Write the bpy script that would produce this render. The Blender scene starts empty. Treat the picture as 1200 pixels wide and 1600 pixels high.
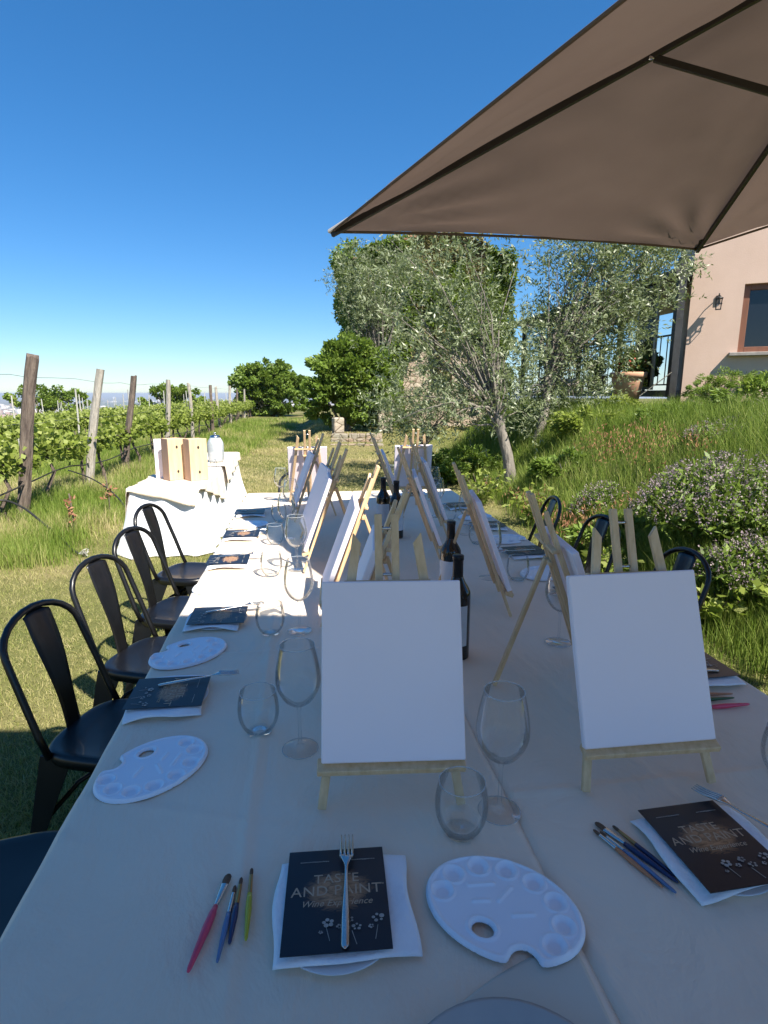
import bpy, math, random
import numpy as np
from mathutils import Vector, Matrix, Quaternion
R = math.radians
random.seed(7)
rng = np.random.default_rng(11)
scene = bpy.context.scene
C = scene.collection

# ------------------------------------------------------------------ camera
cam_d = bpy.data.cameras.new("camera"); cam = bpy.data.objects.new("camera", cam_d); C.objects.link(cam)
cam_d.sensor_fit = 'HORIZONTAL'; cam_d.sensor_width = 36.0; cam_d.lens = 27.0
cam_d.clip_start = 0.03; cam_d.clip_end = 80000
cam.location = (0, 0, 1.5)
cam.rotation_euler = (R(90 - 11.616), 0, R(-7.87))
scene.camera = cam

# ------------------------------------------------------------------ light
SUN_DIR = Vector((0.434, -0.733, 1.0)).normalized()      # towards the sun
w = bpy.data.worlds.new("World"); scene.world = w; w.use_nodes = True
nt = w.node_tree; nt.nodes.clear()
sky = nt.nodes.new('ShaderNodeTexSky'); sky.sky_type = 'NISHITA'; sky.sun_disc = False
sky.sun_elevation = math.asin(SUN_DIR.z)
sky.sun_rotation = math.atan2(SUN_DIR.x, SUN_DIR.y)
sky.altitude = 150; sky.air_density = 1.0; sky.dust_density = 0.1; sky.ozone_density = 3.5
bg = nt.nodes.new('ShaderNodeBackground'); bg.inputs['Strength'].default_value = 0.064
out = nt.nodes.new('ShaderNodeOutputWorld')
hsv = nt.nodes.new('ShaderNodeHueSaturation'); hsv.inputs['Saturation'].default_value = 1.24
tint = nt.nodes.new('ShaderNodeMix'); tint.data_type = 'RGBA'; tint.blend_type = 'MULTIPLY'; tint.inputs[0].default_value = 1.0; tint.inputs[7].default_value = (.90, .99, 1.10, 1)
nt.links.new(sky.outputs[0], tint.inputs[6]); nt.links.new(tint.outputs[2], hsv.inputs['Color']); even = nt.nodes.new('ShaderNodeMix'); even.data_type = 'RGBA'; even.inputs[0].default_value = .14; even.inputs[7].default_value = (1.0, 3.1, 6.6, 1)
nt.links.new(hsv.outputs[0], even.inputs[6]); nt.links.new(even.outputs[2], bg.inputs[0]); nt.links.new(bg.outputs[0], out.inputs[0])
sun_d = bpy.data.lights.new("sun", 'SUN'); sun_d.energy = 5.0; sun_d.angle = R(0.55); sun_d.color = (1.0, 0.94, 0.84)
sun = bpy.data.objects.new("sun", sun_d); C.objects.link(sun); sun.location = (5, -8, 20)
sun.rotation_euler = SUN_DIR.to_track_quat('Z', 'Y').to_euler()
scene.view_settings.view_transform = 'Standard'; scene.view_settings.look = 'None'
scene.view_settings.exposure = 1.14; scene.view_settings.gamma = 1.0
scene.render.engine = 'CYCLES'
scene.cycles.max_bounces = 8; scene.cycles.transparent_max_bounces = 24
scene.cycles.volume_bounces = 0

# ------------------------------------------------------------------ material helpers
def new_mat(name):
    m = bpy.data.materials.new(name); m.use_nodes = True
    n = m.node_tree; n.nodes.clear()
    o = n.nodes.new('ShaderNodeOutputMaterial')
    return m, n, o
def lk(n, a, b): n.links.new(a, b)
def ramp(n, fac, stops):
    r = n.nodes.new('ShaderNodeValToRGB')
    e = r.color_ramp.elements
    while len(e) < len(stops): e.new(0.5)
    for i, (p, c) in enumerate(stops):
        e[i].position = p; e[i].color = (*c, 1)
    lk(n, fac, r.inputs[0]); return r.outputs[0]
def coords(n, kind='Object', scale=None):
    t = n.nodes.new('ShaderNodeTexCoord').outputs[kind]
    if scale is not None:
        mp = n.nodes.new('ShaderNodeMapping'); mp.inputs['Scale'].default_value = scale
        lk(n, t, mp.inputs[0]); t = mp.outputs[0]
    return t
def noise(n, vec, scale, detail=4, rough=0.55, dist=0.0):
    t = n.nodes.new('ShaderNodeTexNoise'); t.inputs['Scale'].default_value = scale
    t.inputs['Detail'].default_value = detail; t.inputs['Roughness'].default_value = rough
    t.inputs['Distortion'].default_value = dist
    lk(n, vec, t.inputs['Vector']); return t.outputs['Fac']
def bump(n, h, strength, dist=0.01, prev=None):
    b = n.nodes.new('ShaderNodeBump'); b.inputs['Strength'].default_value = strength
    b.inputs['Distance'].default_value = dist; lk(n, h, b.inputs['Height'])
    if prev is not None: lk(n, prev, b.inputs['Normal'])
    return b.outputs[0]
def mixc(n, fac, a, b, typ='MIX'):
    m = n.nodes.new('ShaderNodeMix'); m.data_type = 'RGBA'; m.blend_type = typ
    for i, v in ((0, fac), (6, a), (7, b)):
        if hasattr(v, 'is_linked') or hasattr(v, 'links'): lk(n, v, m.inputs[i])
        elif i == 0: m.inputs[0].default_value = v
        else: m.inputs[i].default_value = (*v, 1)
    return m.outputs[2]
def mathn(n, op, a, b=None):
    m = n.nodes.new('ShaderNodeMath'); m.operation = op
    for i, v in ((0, a), (1, b)):
        if v is None: continue
        if isinstance(v, (int, float)): m.inputs[i].default_value = v
        else: lk(n, v, m.inputs[i])
    return m.outputs[0]
def simple(name, c1, c2=None, scale=8, rough=0.6, metal=0.0, bumpy=0.0, bscale=60, spec=0.5, stretch=None, detail=5, space='Object', lo=0.3, hi=0.7, bdist=0.004, coat=0.0):
    m, n, o = new_mat(name)
    b = n.nodes.new('ShaderNodeBsdfPrincipled')
    v = coords(n, space, stretch)
    if c2 is None: c2 = tuple(x * 0.8 for x in c1)
    f = noise(n, v, scale, detail)
    lk(n, ramp(n, f, [(lo, c1), (hi, c2)]), b.inputs['Base Color'])
    b.inputs['Roughness'].default_value = rough; b.inputs['Metallic'].default_value = metal
    b.inputs['Specular IOR Level'].default_value = spec
    b.inputs['Coat Weight'].default_value = coat
    if bumpy:
        lk(n, bump(n, noise(n, v, bscale, 4), bumpy, bdist), b.inputs['Normal'])
    lk(n, b.outputs[0], o.inputs[0]); return m
def leafmat(name, stops, trans=0.35, rough=0.5, spec=0.35):
    m, n, o = new_mat(name)
    a = n.nodes.new('ShaderNodeAttribute'); a.attribute_name = 'rnd'
    col = ramp(n, a.outputs['Fac'], stops)
    b = n.nodes.new('ShaderNodeBsdfPrincipled'); lk(n, col, b.inputs['Base Color'])
    b.inputs['Roughness'].default_value = rough; b.inputs['Specular IOR Level'].default_value = spec
    t = n.nodes.new('ShaderNodeBsdfTranslucent')
    lk(n, mixc(n, 0.5, col, (0.25, 0.35, 0.04)), t.inputs[0])
    mx = n.nodes.new('ShaderNodeMixShader'); mx.inputs[0].default_value = trans
    lk(n, b.outputs[0], mx.inputs[1]); lk(n, t.outputs[0], mx.inputs[2]); lk(n, mx.outputs[0], o.inputs[0])
    return m

M = {}
M['wood'] = simple('pale_pine', (.60, .39, .20), (.74, .52, .30), 14, .55, stretch=(6, 6, .8), bumpy=.15, bscale=30)
M['canvas'] = simple('primed_canvas', (.90, .80, .83), (.87, .77, .80), 3, .8, bumpy=.25, bscale=900, bdist=.0008)
M['plastic'] = simple('white_plastic', (.86, .88, .93), (.82, .85, .91), 2, .28, spec=.5)
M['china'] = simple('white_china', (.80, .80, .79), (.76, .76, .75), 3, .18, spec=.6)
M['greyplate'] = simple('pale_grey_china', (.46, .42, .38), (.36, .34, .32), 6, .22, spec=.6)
M['napkin'] = simple('paper_napkin', (.84, .85, .87), (.79, .80, .83), 20, .9, bumpy=.5, bscale=90)
M['steel'] = simple('cutlery_steel', (.62, .61, .59), (.5, .5, .49), 20, .22, 1.0)
M['black_metal'] = simple('black_painted_metal', (.003, .003, .004), (.007, .007, .008), 9, .36, .0, bumpy=.10, bscale=14, spec=.5, coat=.12)
M['dark_metal'] = simple('umbrella_frame_metal', (.030, .026, .024), (.045, .040, .038), 8, .5, .2)
M['blackbottle'] = simple('dark_wine_glass_bottle', (.004, .005, .004), (.008, .010, .006), 4, .07, spec=.8)
M['capsule'] = simple('black_foil_capsule', (.012, .012, .014), (.02, .02, .022), 8, .35, .3)
M['weathered'] = simple('weathered_post_wood', (.060, .042, .034), (.20, .155, .12), 9, .9, stretch=(4, 4, .5), bumpy=.9, bscale=14, bdist=.03)
M['greypost'] = simple('grey_post_wood', (.26, .23, .19), (.44, .40, .34), 9, .9, stretch=(4, 4, .5), bumpy=.9, bscale=14, bdist=.03)
M['whitepost'] = simple('white_concrete_post', (.34, .33, .30), (.44, .43, .39), 9, .9, bumpy=.3)
M['bark'] = simple('olive_bark', (.11, .095, .08), (.27, .24, .20), 7, .9, stretch=(2, 2, .6), bumpy=1.0, bscale=12, bdist=.03)
M['vinebark'] = simple('vine_bark', (.07, .05, .04), (.16, .12, .09), 14, .95, bumpy=1.0, bscale=30, bdist=.01)
M['wire'] = simple('galvanised_wire', (.22, .22, .22), (.14, .13, .12), 30, .5, .8)
M['hose'] = simple('black_drip_hose', (.018, .018, .018), (.035, .034, .032), 30, .45)
M['terracotta'] = simple('terracotta', (.62, .34, .21), (.50, .27, .17), 6, .8, bumpy=.4, bscale=40)
M['framewood'] = simple('stained_window_wood', (.20, .085, .045), (.14, .06, .035), 12, .5, stretch=(1, 1, .2))
M['sillstone'] = simple('grey_stone_sill', (.23, .20, .18), (.33, .30, .27), 14, .8, bumpy=.3)
M['veranda'] = simple('veranda_black_steel', (.018, .017, .017), (.03, .03, .03), 10, .45, .2)
M['woodbox'] = simple('pale_box_wood', (.70, .53, .32), (.60, .43, .25), 9, .6, stretch=(5, 5, .7), bumpy=.2, bscale=40)
M['boxshade'] = simple('shaded_box_wood', (.40, .26, .19), (.33, .21, .15), 9, .6, stretch=(5, 5, .7))  # darker copy of the box wood, paints the shaded sides of the boxes
M['darkhole'] = simple('dark_hole', (.03, .02, .015), (.04, .03, .02), 9, .9)  # near-black colour stands for the shade inside holes and openings
M['whitecloth'] = simple('white_cotton_cloth', (.80, .80, .82), (.76, .76, .78), 4, .9, bumpy=.3, bscale=500, bdist=.001)
M['paper'] = simple('cream_paper_sheet', (.64, .59, .49), (.58, .53, .44), 6, .85, bumpy=.3, bscale=30)
M['label'] = simple('bottle_label', (.62, .66, .72), (.52, .57, .64), 30, .5)
M['redtile'] = simple('old_roof_tile', (.28, .13, .08), (.20, .13, .09), 6, .9, bumpy=.8, bscale=12, bdist=.03)
M['ink'] = simple('gold_print', (.42, .29, .19), (.52, .38, .26), 60, .5)
M['whiteink'] = simple('pale_print', (.48, .45, .40), (.22, .20, .18), 60, .6)
M['darkfloor'] = simple('patio_stone', (.20, .18, .16), (.14, .13, .12), 6, .8, bumpy=.2)
M['blind'] = simple('pale_curtain', (.55, .55, .56), (.45, .45, .47), 6, .9)
M['gold_ferrule'] = simple('brass_ferrule', (.50, .30, .12), (.36, .20, .08), 20, .3, .9)
M['bristle'] = simple('brown_bristle', (.09, .045, .025), (.16, .09, .05), 90, .8)

def glossy(name, c, rough=.3): return simple(name, c, tuple(x*.85 for x in c), 12, rough, spec=.5)
M['pink'] = glossy('pink_lacquer', (.75, .07, .14)); M['navy'] = glossy('navy_lacquer', (.02, .035, .11))
M['bluegrey'] = glossy('blue_grey_lacquer', (.12, .20, .36)); M['yellow'] = glossy('yellow_lacquer', (.50, .46, .03))
M['orange'] = glossy('orange_lacquer', (.55, .22, .10)); M['green'] = glossy('green_lacquer', (.05, .12, .03))

def glassmat(nm, dif):
    m, n, o = new_mat(nm)
    t = n.nodes.new('ShaderNodeBsdfTransparent'); t.inputs[0].default_value = (.985, .99, .99, 1)
    g = n.nodes.new('ShaderNodeBsdfGlossy'); g.inputs['Roughness'].default_value = .02
    g.inputs[0].default_value = (1, 1, 1, 1)
    lw = n.nodes.new('ShaderNodeLayerWeight'); lw.inputs[0].default_value = .16
    f = mathn(n, 'MINIMUM', mathn(n, 'MULTIPLY', lw.outputs['Fresnel'], 1.0), .75)
    mx = n.nodes.new('ShaderNodeMixShader'); lk(n, f, mx.inputs[0]); lk(n, t.outputs[0], mx.inputs[1]); lk(n, g.outputs[0], mx.inputs[2])
    d = n.nodes.new('ShaderNodeBsdfDiffuse'); d.inputs[0].default_value = (.72, .76, .78, 1)
    m2 = n.nodes.new('ShaderNodeMixShader'); m2.inputs[0].default_value = dif; lk(n, mx.outputs[0], m2.inputs[1]); lk(n, d.outputs[0], m2.inputs[2])
    lk(n, m2.outputs[0], o.inputs[0]); return m
M['glass'] = glassmat('clear_glass', .012); M['rim'] = glassmat('glass_rim_glint', .30); M['frosted'] = glassmat('hazy_glass', .33)  # rim: white diffuse mixed in paints the bright glint of glass edges
def paneglass():
    m, n, o = new_mat('window_glass')
    b = n.nodes.new('ShaderNodeBsdfPrincipled')
    b.inputs['Base Color'].default_value = (.012, .014, .018, 1); b.inputs['Roughness'].default_value = .03
    b.inputs['Specular IOR Level'].default_value = .6; b.inputs['IOR'].default_value = 1.5
    lk(n, b.outputs[0], o.inputs[0]); return m
M['pane'] = paneglass()

def clothmat():
    m, n, o = new_mat('cream_table_cloth')
    b = n.nodes.new('ShaderNodeBsdfPrincipled'); v = coords(n)
    lk(n, ramp(n, noise(n, v, 1.7, 5), [(.35, (.77, .63, .48)), (.65, (.84, .70, .55))]), b.inputs['Base Color'])
    b.inputs['Roughness'].default_value = .82; b.inputs['Sheen Weight'].default_value = .15
    b1 = bump(n, noise(n, v, 900, 2), .12, .0006)
    b2 = bump(n, noise(n, coords(n, 'Object', (1, .55, 1)), 5, 6, .6, .5), .8, .022, b1)
    lk(n, b2, b.inputs['Normal']); lk(n, b.outputs[0], o.inputs[0]); return m
M['cloth'] = clothmat()
def fabricmat():
    m, n, o = new_mat('brown_parasol_fabric')
    v = coords(n)
    col = ramp(n, noise(n, v, 2.2, 5), [(.3, (.175, .130, .106)), (.7, (.205, .155, .126))])
    d = n.nodes.new('ShaderNodeBsdfDiffuse'); lk(n, col, d.inputs[0])
    t = n.nodes.new('ShaderNodeBsdfTranslucent'); lk(n, mixc(n, .35, col, (.24, .15, .11)), t.inputs[0])
    nb = bump(n, noise(n, coords(n, 'Object', (1, 1, 1)), 3, 2, .5, .0), .12, .02, bump(n, noise(n, v, 700, 2), .15, .001))
    lk(n, nb, d.inputs['Normal']); lk(n, nb, t.inputs['Normal'])
    mx = n.nodes.new('ShaderNodeMixShader'); mx.inputs[0].default_value = .26
    lk(n, d.outputs[0], mx.inputs[1]); lk(n, t.outputs[0], mx.inputs[2]); lk(n, mx.outputs[0], o.inputs[0]); return m
M['fabric'] = fabricmat()
def menumat():
    m, n, o = new_mat('printed_menu_card')
    b = n.nodes.new('ShaderNodeBsdfPrincipled'); v = coords(n)
    mp = n.nodes.new('ShaderNodeMapping'); mp.inputs['Location'].default_value = (-.002, -.012, 0); mp.inputs['Scale'].default_value = (1, 1.35, 0)
    lk(n, v, mp.inputs[0])
    ln = n.nodes.new('ShaderNodeVectorMath'); ln.operation = 'LENGTH'; lk(n, mp.outputs[0], ln.inputs[0])
    nz = noise(n, coords(n, 'Object', (1, 2.5, 1)), 55, 6, .7, 1.0)
    r = mathn(n, 'ADD', ln.outputs['Value'], mathn(n, 'MULTIPLY', mathn(n, 'SUBTRACT', nz, .5), .07))
    mask = ramp(n, r, [(.034, (1, 1, 1)), (.050, (0, 0, 0))])
    gold = ramp(n, nz, [(.32, (.10, .05, .025)), (.58, (.48, .25, .12))])
    lk(n, mixc(n, mask, (.010, .011, .018), gold), b.inputs['Base Color'])
    b.inputs['Roughness'].default_value = .36; b.inputs['Specular IOR Level'].default_value = .45
    lk(n, b.outputs[0], o.inputs[0]); return m
M['menu'] = menumat()
def stonemat(name, cols, sc=3.0):
    m, n, o = new_mat(name)
    b = n.nodes.new('ShaderNodeBsdfPrincipled'); v = coords(n, 'Object', (1, 1, 1.7))
    vo = n.nodes.new('ShaderNodeTexVoronoi'); vo.inputs['Scale'].default_value = sc; lk(n, v, vo.inputs['Vector'])
    ve = n.nodes.new('ShaderNodeTexVoronoi'); ve.feature = 'DISTANCE_TO_EDGE'; ve.inputs['Scale'].default_value = sc; lk(n, v, ve.inputs['Vector'])
    sep = n.nodes.new('ShaderNodeSeparateColor'); lk(n, vo.outputs['Color'], sep.inputs[0])
    c = ramp(n, sep.outputs[0], [(0, cols[0]), (.5, cols[1]), (1, cols[2])])
    e = ramp(n, ve.outputs['Distance'], [(.02, (.35, .32, .27)), (.08, (1, 1, 1))])
    c = mixc(n, 1.0, c, e, 'MULTIPLY')
    lk(n, c, b.inputs['Base Color']); b.inputs['Roughness'].default_value = .95
    lk(n, bump(n, ve.outputs['Distance'], .8, .05, bump(n, noise(n, v, 18, 5), .6, .02)), b.inputs['Normal'])
    lk(n, b.outputs[0], o.inputs[0]); return m
M['stone'] = stonemat('old_rubble_stone', [(.30, .25, .19), (.42, .36, .28), (.36, .27, .20)])
M['brickstep'] = stonemat('old_brick_steps', [(.27, .19, .13), (.32, .26, .19), (.28, .26, .20)], 4)
def plaster():
    m, n, o = new_mat('pink_render_wall')
    b = n.nodes.new('ShaderNodeBsdfPrincipled'); v = coords(n)
    a = noise(n, v, 1.1, 8, .7); c = noise(n, coords(n, 'Object', (3, 3, .5)), 2, 5)
    col = ramp(n, a, [(.25, (.55, .39, .305)), (.75, (.66, .48, .385))])
    col = mixc(n, mathn(n, 'MULTIPLY', c, .25), col, (.46, .33, .26))
    lk(n, col, b.inputs['Base Color']); b.inputs['Roughness'].default_value = .92
    lk(n, bump(n, noise(n, v, 60, 5), .35, .006), b.inputs['Normal'])
    lk(n, b.outputs[0], o.inputs[0]); return m
M['plaster'] = plaster()
def groundmat():
    m, n, o = new_mat('meadow_ground')
    b = n.nodes.new('ShaderNodeBsdfPrincipled'); g = n.nodes.new('ShaderNodeNewGeometry').outputs['Position']
    n1 = noise(n, g, .45, 6, .6, .3); n2 = noise(n, g, 14, 6, .7)
    near = ramp(n, n1, [(.36, (.10, .125, .030)), (.5, (.17, .17, .06)), (.64, (.31, .25, .125))])
    near = mixc(n, mathn(n, 'MULTIPLY', n2, .5), near, (.075, .065, .03))
    f1 = noise(n, g, .0035, 8, .65); f2 = noise(n, g, .02, 5, .7)
    far = ramp(n, f1, [(.38, (.055, .075, .035)), (.5, (.11, .12, .06)), (.6, (.24, .21, .13))])
    far = mixc(n, ramp(n, f2, [(.55, (0, 0, 0)), (.62, (.6, .6, .6))]), far, (.04, .055, .03))
    ln = n.nodes.new('ShaderNodeVectorMath'); ln.operation = 'LENGTH'; lk(n, g, ln.inputs[0])
    fd = mathn(n, 'MULTIPLY', ln.outputs['Value'], .005)
    lk(n, mixc(n, ramp(n, fd, [(.3, (0, 0, 0)), (.9, (1, 1, 1))]), near, far), b.inputs['Base Color'])
    b.inputs['Roughness'].default_value = .95; b.inputs['Specular IOR Level'].default_value = .1
    lk(n, bump(n, noise(n, g, 22, 6, .7), .7, .03), b.inputs['Normal'])
    lk(n, b.outputs[0], o.inputs[0]); return m
M['ground'] = groundmat()
M['olive'] = leafmat('olive_leaves', [(0, (.095, .120, .058)), (.35, (.16, .195, .092)), (.7, (.25, .285, .155)), (1, (.38, .41, .28))], .28, .42, .5)
M['ivy'] = leafmat('ivy_leaves', [(0, (.075, .120, .018)), (.5, (.155, .235, .032)), (.85, (.24, .31, .055)), (1, (.31, .30, .11))], .32)
M['dryvine'] = leafmat('dry_creeper', [(0, (.15, .13, .06)), (.5, (.28, .24, .12)), (1, (.40, .34, .19))], .2, .8, .1)
M['bush'] = leafmat('bush_leaves', [(0, (.08, .13, .020)), (.5, (.155, .235, .036)), (1, (.24, .32, .07))], .36)
M['vineleaf'] = leafmat('vine_leaves', [(0, (.13, .18, .024)), (.5, (.25, .31, .05)), (1, (.42, .45, .16))], .42)
M['grass'] = leafmat('grass_blades', [(0, (.095, .155, .020)), (.40, (.165, .245, .036)), (.68, (.27, .32, .075)), (.84, (.42, .38, .16)), (1, (.55, .46, .25))], .35, .6, .25)
M['lawn'] = leafmat('mown_lawn', [(0, (.12, .165, .030)), (.30, (.22, .25, .06)), (.55, (.38, .35, .14)), (1, (.60, .50, .28))], .3, .7, .2)
M['lavender'] = leafmat('lavender_flowers', [(0, (.14, .10, .12)), (.5, (.27, .21, .24)), (1, (.42, .35, .33))], .2, .8, .1)
M['redgrass'] = leafmat('red_seed_heads', [(0, (.25, .10, .06)), (1, (.42, .24, .14))], .2, .8, .1)
M['geranium'] = leafmat('geranium_leaves', [(0, (.04, .08, .02)), (.8, (.08, .14, .03)), (1, (.5, .06, .05))], .2)

# ------------------------------------------------------------------ mesh helpers
class MB:
    def __init__(s): s.v = []; s.f = []
    def add(s, vs, fs):
        k = len(s.v); s.v += [tuple(p) for p in vs]; s.f += [tuple(i + k for i in f) for f in fs]; return s
    def box(s, c, d, rot=None, bev=0.0):
        hx, hy, hz = d[0]/2, d[1]/2, d[2]/2
        if bev > 0:
            b = min(bev, hx*.9, hy*.9, hz*.9); vs = []
            for sx in (-1, 1):
                for sy in (-1, 1):
                    for sz in (-1, 1):
                        vs += [(sx*hx, sy*(hy-b), sz*(hz-b)), (sx*(hx-b), sy*hy, sz*(hz-b)), (sx*(hx-b), sy*(hy-b), sz*hz)]
            i = lambda x, y, z, k: ((x*2+y)*2+z)*3+k
            fs = []
            for x in (0, 1):
                q = [i(x,0,0,0), i(x,1,0,0), i(x,1,1,0), i(x,0,1,0)]; fs.append(q if x else q[::-1])
            for y in (0, 1):
                q = [i(0,y,0,1), i(0,y,1,1), i(1,y,1,1), i(1,y,0,1)]; fs.append(q if y else q[::-1])
            for z in (0, 1):
                q = [i(0,0,z,2), i(1,0,z,2), i(1,1,z,2), i(0,1,z,2)]; fs.append(q if z else q[::-1])
            for x in (0, 1):
                for y in (0, 1):
                    q = [i(x,y,0,0), i(x,y,1,0), i(x,y,1,1), i(x,y,0,1)]; fs.append(q if (x^y) else q[::-1])
                for z in (0, 1):
                    q = [i(x,0,z,0), i(x,1,z,0), i(x,1,z,2), i(x,0,z,2)]; fs.append(q[::-1] if (x^z) else q)
            for y in (0, 1):
                for z in (0, 1):
                    q = [i(0,y,z,1), i(1,y,z,1), i(1,y,z,2), i(0,y,z,2)]; fs.append(q[::-1] if not (y^z) else q)
            for x in (0, 1):
                for y in (0, 1):
                    for z in (0, 1):
                        q = [i(x,y,z,0), i(x,y,z,1), i(x,y,z,2)]; fs.append(q if (x+y+z) % 2 else q[::-1])
        else:
            vs = [(sx*hx, sy*hy, sz*hz) for sx in (-1, 1) for sy in (-1, 1) for sz in (-1, 1)]
            fs = [(0,1,3,2), (4,6,7,5), (0,4,5,1), (2,3,7,6), (0,2,6,4), (1,5,7,3)]
        mt = Matrix.Translation(c) @ (rot.to_4x4() if rot is not None else Matrix())
        return s.add([mt @ Vector(p) for p in vs], fs)
    def bar(s, a, b, wx, wy, up=(0, 0, 1), bev=0.0015):
        """rectangular bar from a to b; wx across, wy along 'up' side"""
        a = Vector(a); b = Vector(b); z = (b-a).normalized(); u = Vector(up)
        x = u.cross(z)
        if x.length < 1e-4: x = Vector((1, 0, 0))
        x.normalize(); y = z.cross(x)
        return s.box((a+b)/2, (wx, wy, (b-a).length), Matrix((x, y, z)).transposed(), bev)
    def tube(s, pts, r, n=10, caps=True):
        pts = [Vector(p) for p in pts]; rs = r if isinstance(r, (list, tuple)) else [r]*len(pts)
        ring = []; prev = None
        for i, p in enumerate(pts):
            t = (pts[min(i+1, len(pts)-1)] - pts[max(i-1, 0)]).normalized()
            if prev is None:
                x = t.orthogonal().normalized()
            else:
                x = (prev - t*prev.dot(t)).normalized()
            prev = x; y = t.cross(x)
            ring += [p + (x*math.cos(2*math.pi*k/n) + y*math.sin(2*math.pi*k/n))*rs[i] for k in range(n)]
        fs = [(i*n+k, i*n+(k+1) % n, (i+1)*n+(k+1) % n, (i+1)*n+k) for i in range(len(pts)-1) for k in range(n)]
        if caps: fs += [tuple(range(n))[::-1], tuple(range((len(pts)-1)*n, len(pts)*n))]
        return s.add(ring, fs)
    def lathe(s, prof, n=32, c=(0, 0, 0), sy=1.0):
        vs = []; cx, cy, cz = c
        for r, z in prof:
            for k in range(n):
                a = 2*math.pi*k/n; vs.append((cx + r*math.cos(a), cy + r*math.sin(a)*sy, cz + z))
        fs = [(i*n+k, i*n+(k+1) % n, (i+1)*n+(k+1) % n, (i+1)*n+k) for i in range(len(prof)-1) for k in range(n)]
        return s.add(vs, fs)
    def mesh(s, name, smooth=False):
        me = bpy.data.meshes.new(name); me.from_pydata(s.v, [], s.f)
        if smooth: me.polygons.foreach_set('use_smooth', [True]*len(me.polygons))
        me.update(); return me
    def build(s, name, mat, parent=None, smooth=False):
        return link(name, s.mesh(name, smooth), mat, parent)
def link(name, me, mat, parent=None):
    if mat is not None and not me.materials: me.materials.append(mat)
    o = bpy.data.objects.new(name, me); C.objects.link(o)
    if parent is not None: o.parent = parent
    return o
def autosmooth(o, ang=35):
    me = o.data; me.polygons.foreach_set('use_smooth', [True]*len(me.polygons))
    try: me.set_sharp_from_angle(angle=R(ang))
    except Exception: pass
    return o
def tag(o, label=None, cat=None, group=None, kind=None):
    if label: o['label'] = label
    if cat: o['category'] = cat
    if group: o['group'] = group
    if kind: o['kind'] = kind
    return o
def thing(name, loc, rz=0, label=None, cat=None, group=None, s=1.0):
    o = bpy.data.objects.new(name, None); o.empty_display_size = .05; C.objects.link(o)
    o.location = loc; o.rotation_euler = (0, 0, rz); o.scale = (s, s, s)
    return tag(o, label, cat, group)
def dup(o, loc=None, rz=None, label=None, parent=None, group=None, s=None):
    c = o.copy(); C.objects.link(c); c.parent = parent
    for ch in list(o.children): dup(ch, parent=c)
    if loc is not None: c.location = loc
    if rz is not None: c.rotation_euler = (c.rotation_euler[0], c.rotation_euler[1], rz)
    if label: c['label'] = label
    if group: c['group'] = group
    if s: c.scale = (s, s, s)
    return c
def np_mesh(name, V, F, mat, rnd=None, parent=None, smooth=False):
    """V (n,3), F (m,k) numpy"""
    me = bpy.data.meshes.new(name); n, k = F.shape
    me.vertices.add(len(V)); me.vertices.foreach_set('co', V.astype(np.float32).ravel())
    me.loops.add(n*k); me.loops.foreach_set('vertex_index', F.astype(np.int32).ravel())
    me.polygons.add(n); me.polygons.foreach_set('loop_start', np.arange(0, n*k, k, dtype=np.int32))
    if smooth: me.polygons.foreach_set('use_smooth', np.ones(n, dtype=bool))
    me.update(calc_edges=True)
    if rnd is not None:
        a = me.attributes.new('rnd', 'FLOAT', 'FACE'); a.data.foreach_set('value', rnd.astype(np.float32))
    return link(name, me, mat, parent)
def unit(v): return v/np.maximum(np.linalg.norm(v, axis=-1, keepdims=True), 1e-9)
def leaves(P, D, L, W, g=rng, fold=True):
    """rhombic leaves: base P, direction D, length L, width W"""
    n = len(P); D = unit(D); rv = unit(g.normal(size=(n, 3))); S = unit(np.cross(D, rv))
    L = np.broadcast_to(L, n)[:, None]; W = np.broadcast_to(W, n)[:, None]
    nrm = np.cross(D, S)
    V = np.stack([P, P + D*L*.45 + S*W*.5 + nrm*W*.12, P + D*L, P + D*L*.45 - S*W*.5 + nrm*W*.12], 1).reshape(-1, 3)
    return V, np.arange(n*4).reshape(n, 4)
def inside(n, g=rng):
    v = unit(g.normal(size=(n, 3))); return v * (g.random((n, 1))**(1/3))

# value noise for layout
_T = rng.random((64, 64))
def vn(x, y):
    x = np.asarray(x, float); y = np.asarray(y, float)
    xi = np.floor(x).astype(int); yi = np.floor(y).astype(int); fx = x-xi; fy = y-yi
    fx = fx*fx*(3-2*fx); fy = fy*fy*(3-2*fy)
    g = lambda a, b: _T[a % 64, b % 64]
    return (g(xi, yi)*(1-fx)+g(xi+1, yi)*fx)*(1-fy) + (g(xi, yi+1)*(1-fx)+g(xi+1, yi+1)*fx)*fy
def fbm(x, y): return (vn(x, y) + .5*vn(x*2.1+7, y*2.1+3) + .25*vn(x*4.3+1, y*4.3+9))/1.75

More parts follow.
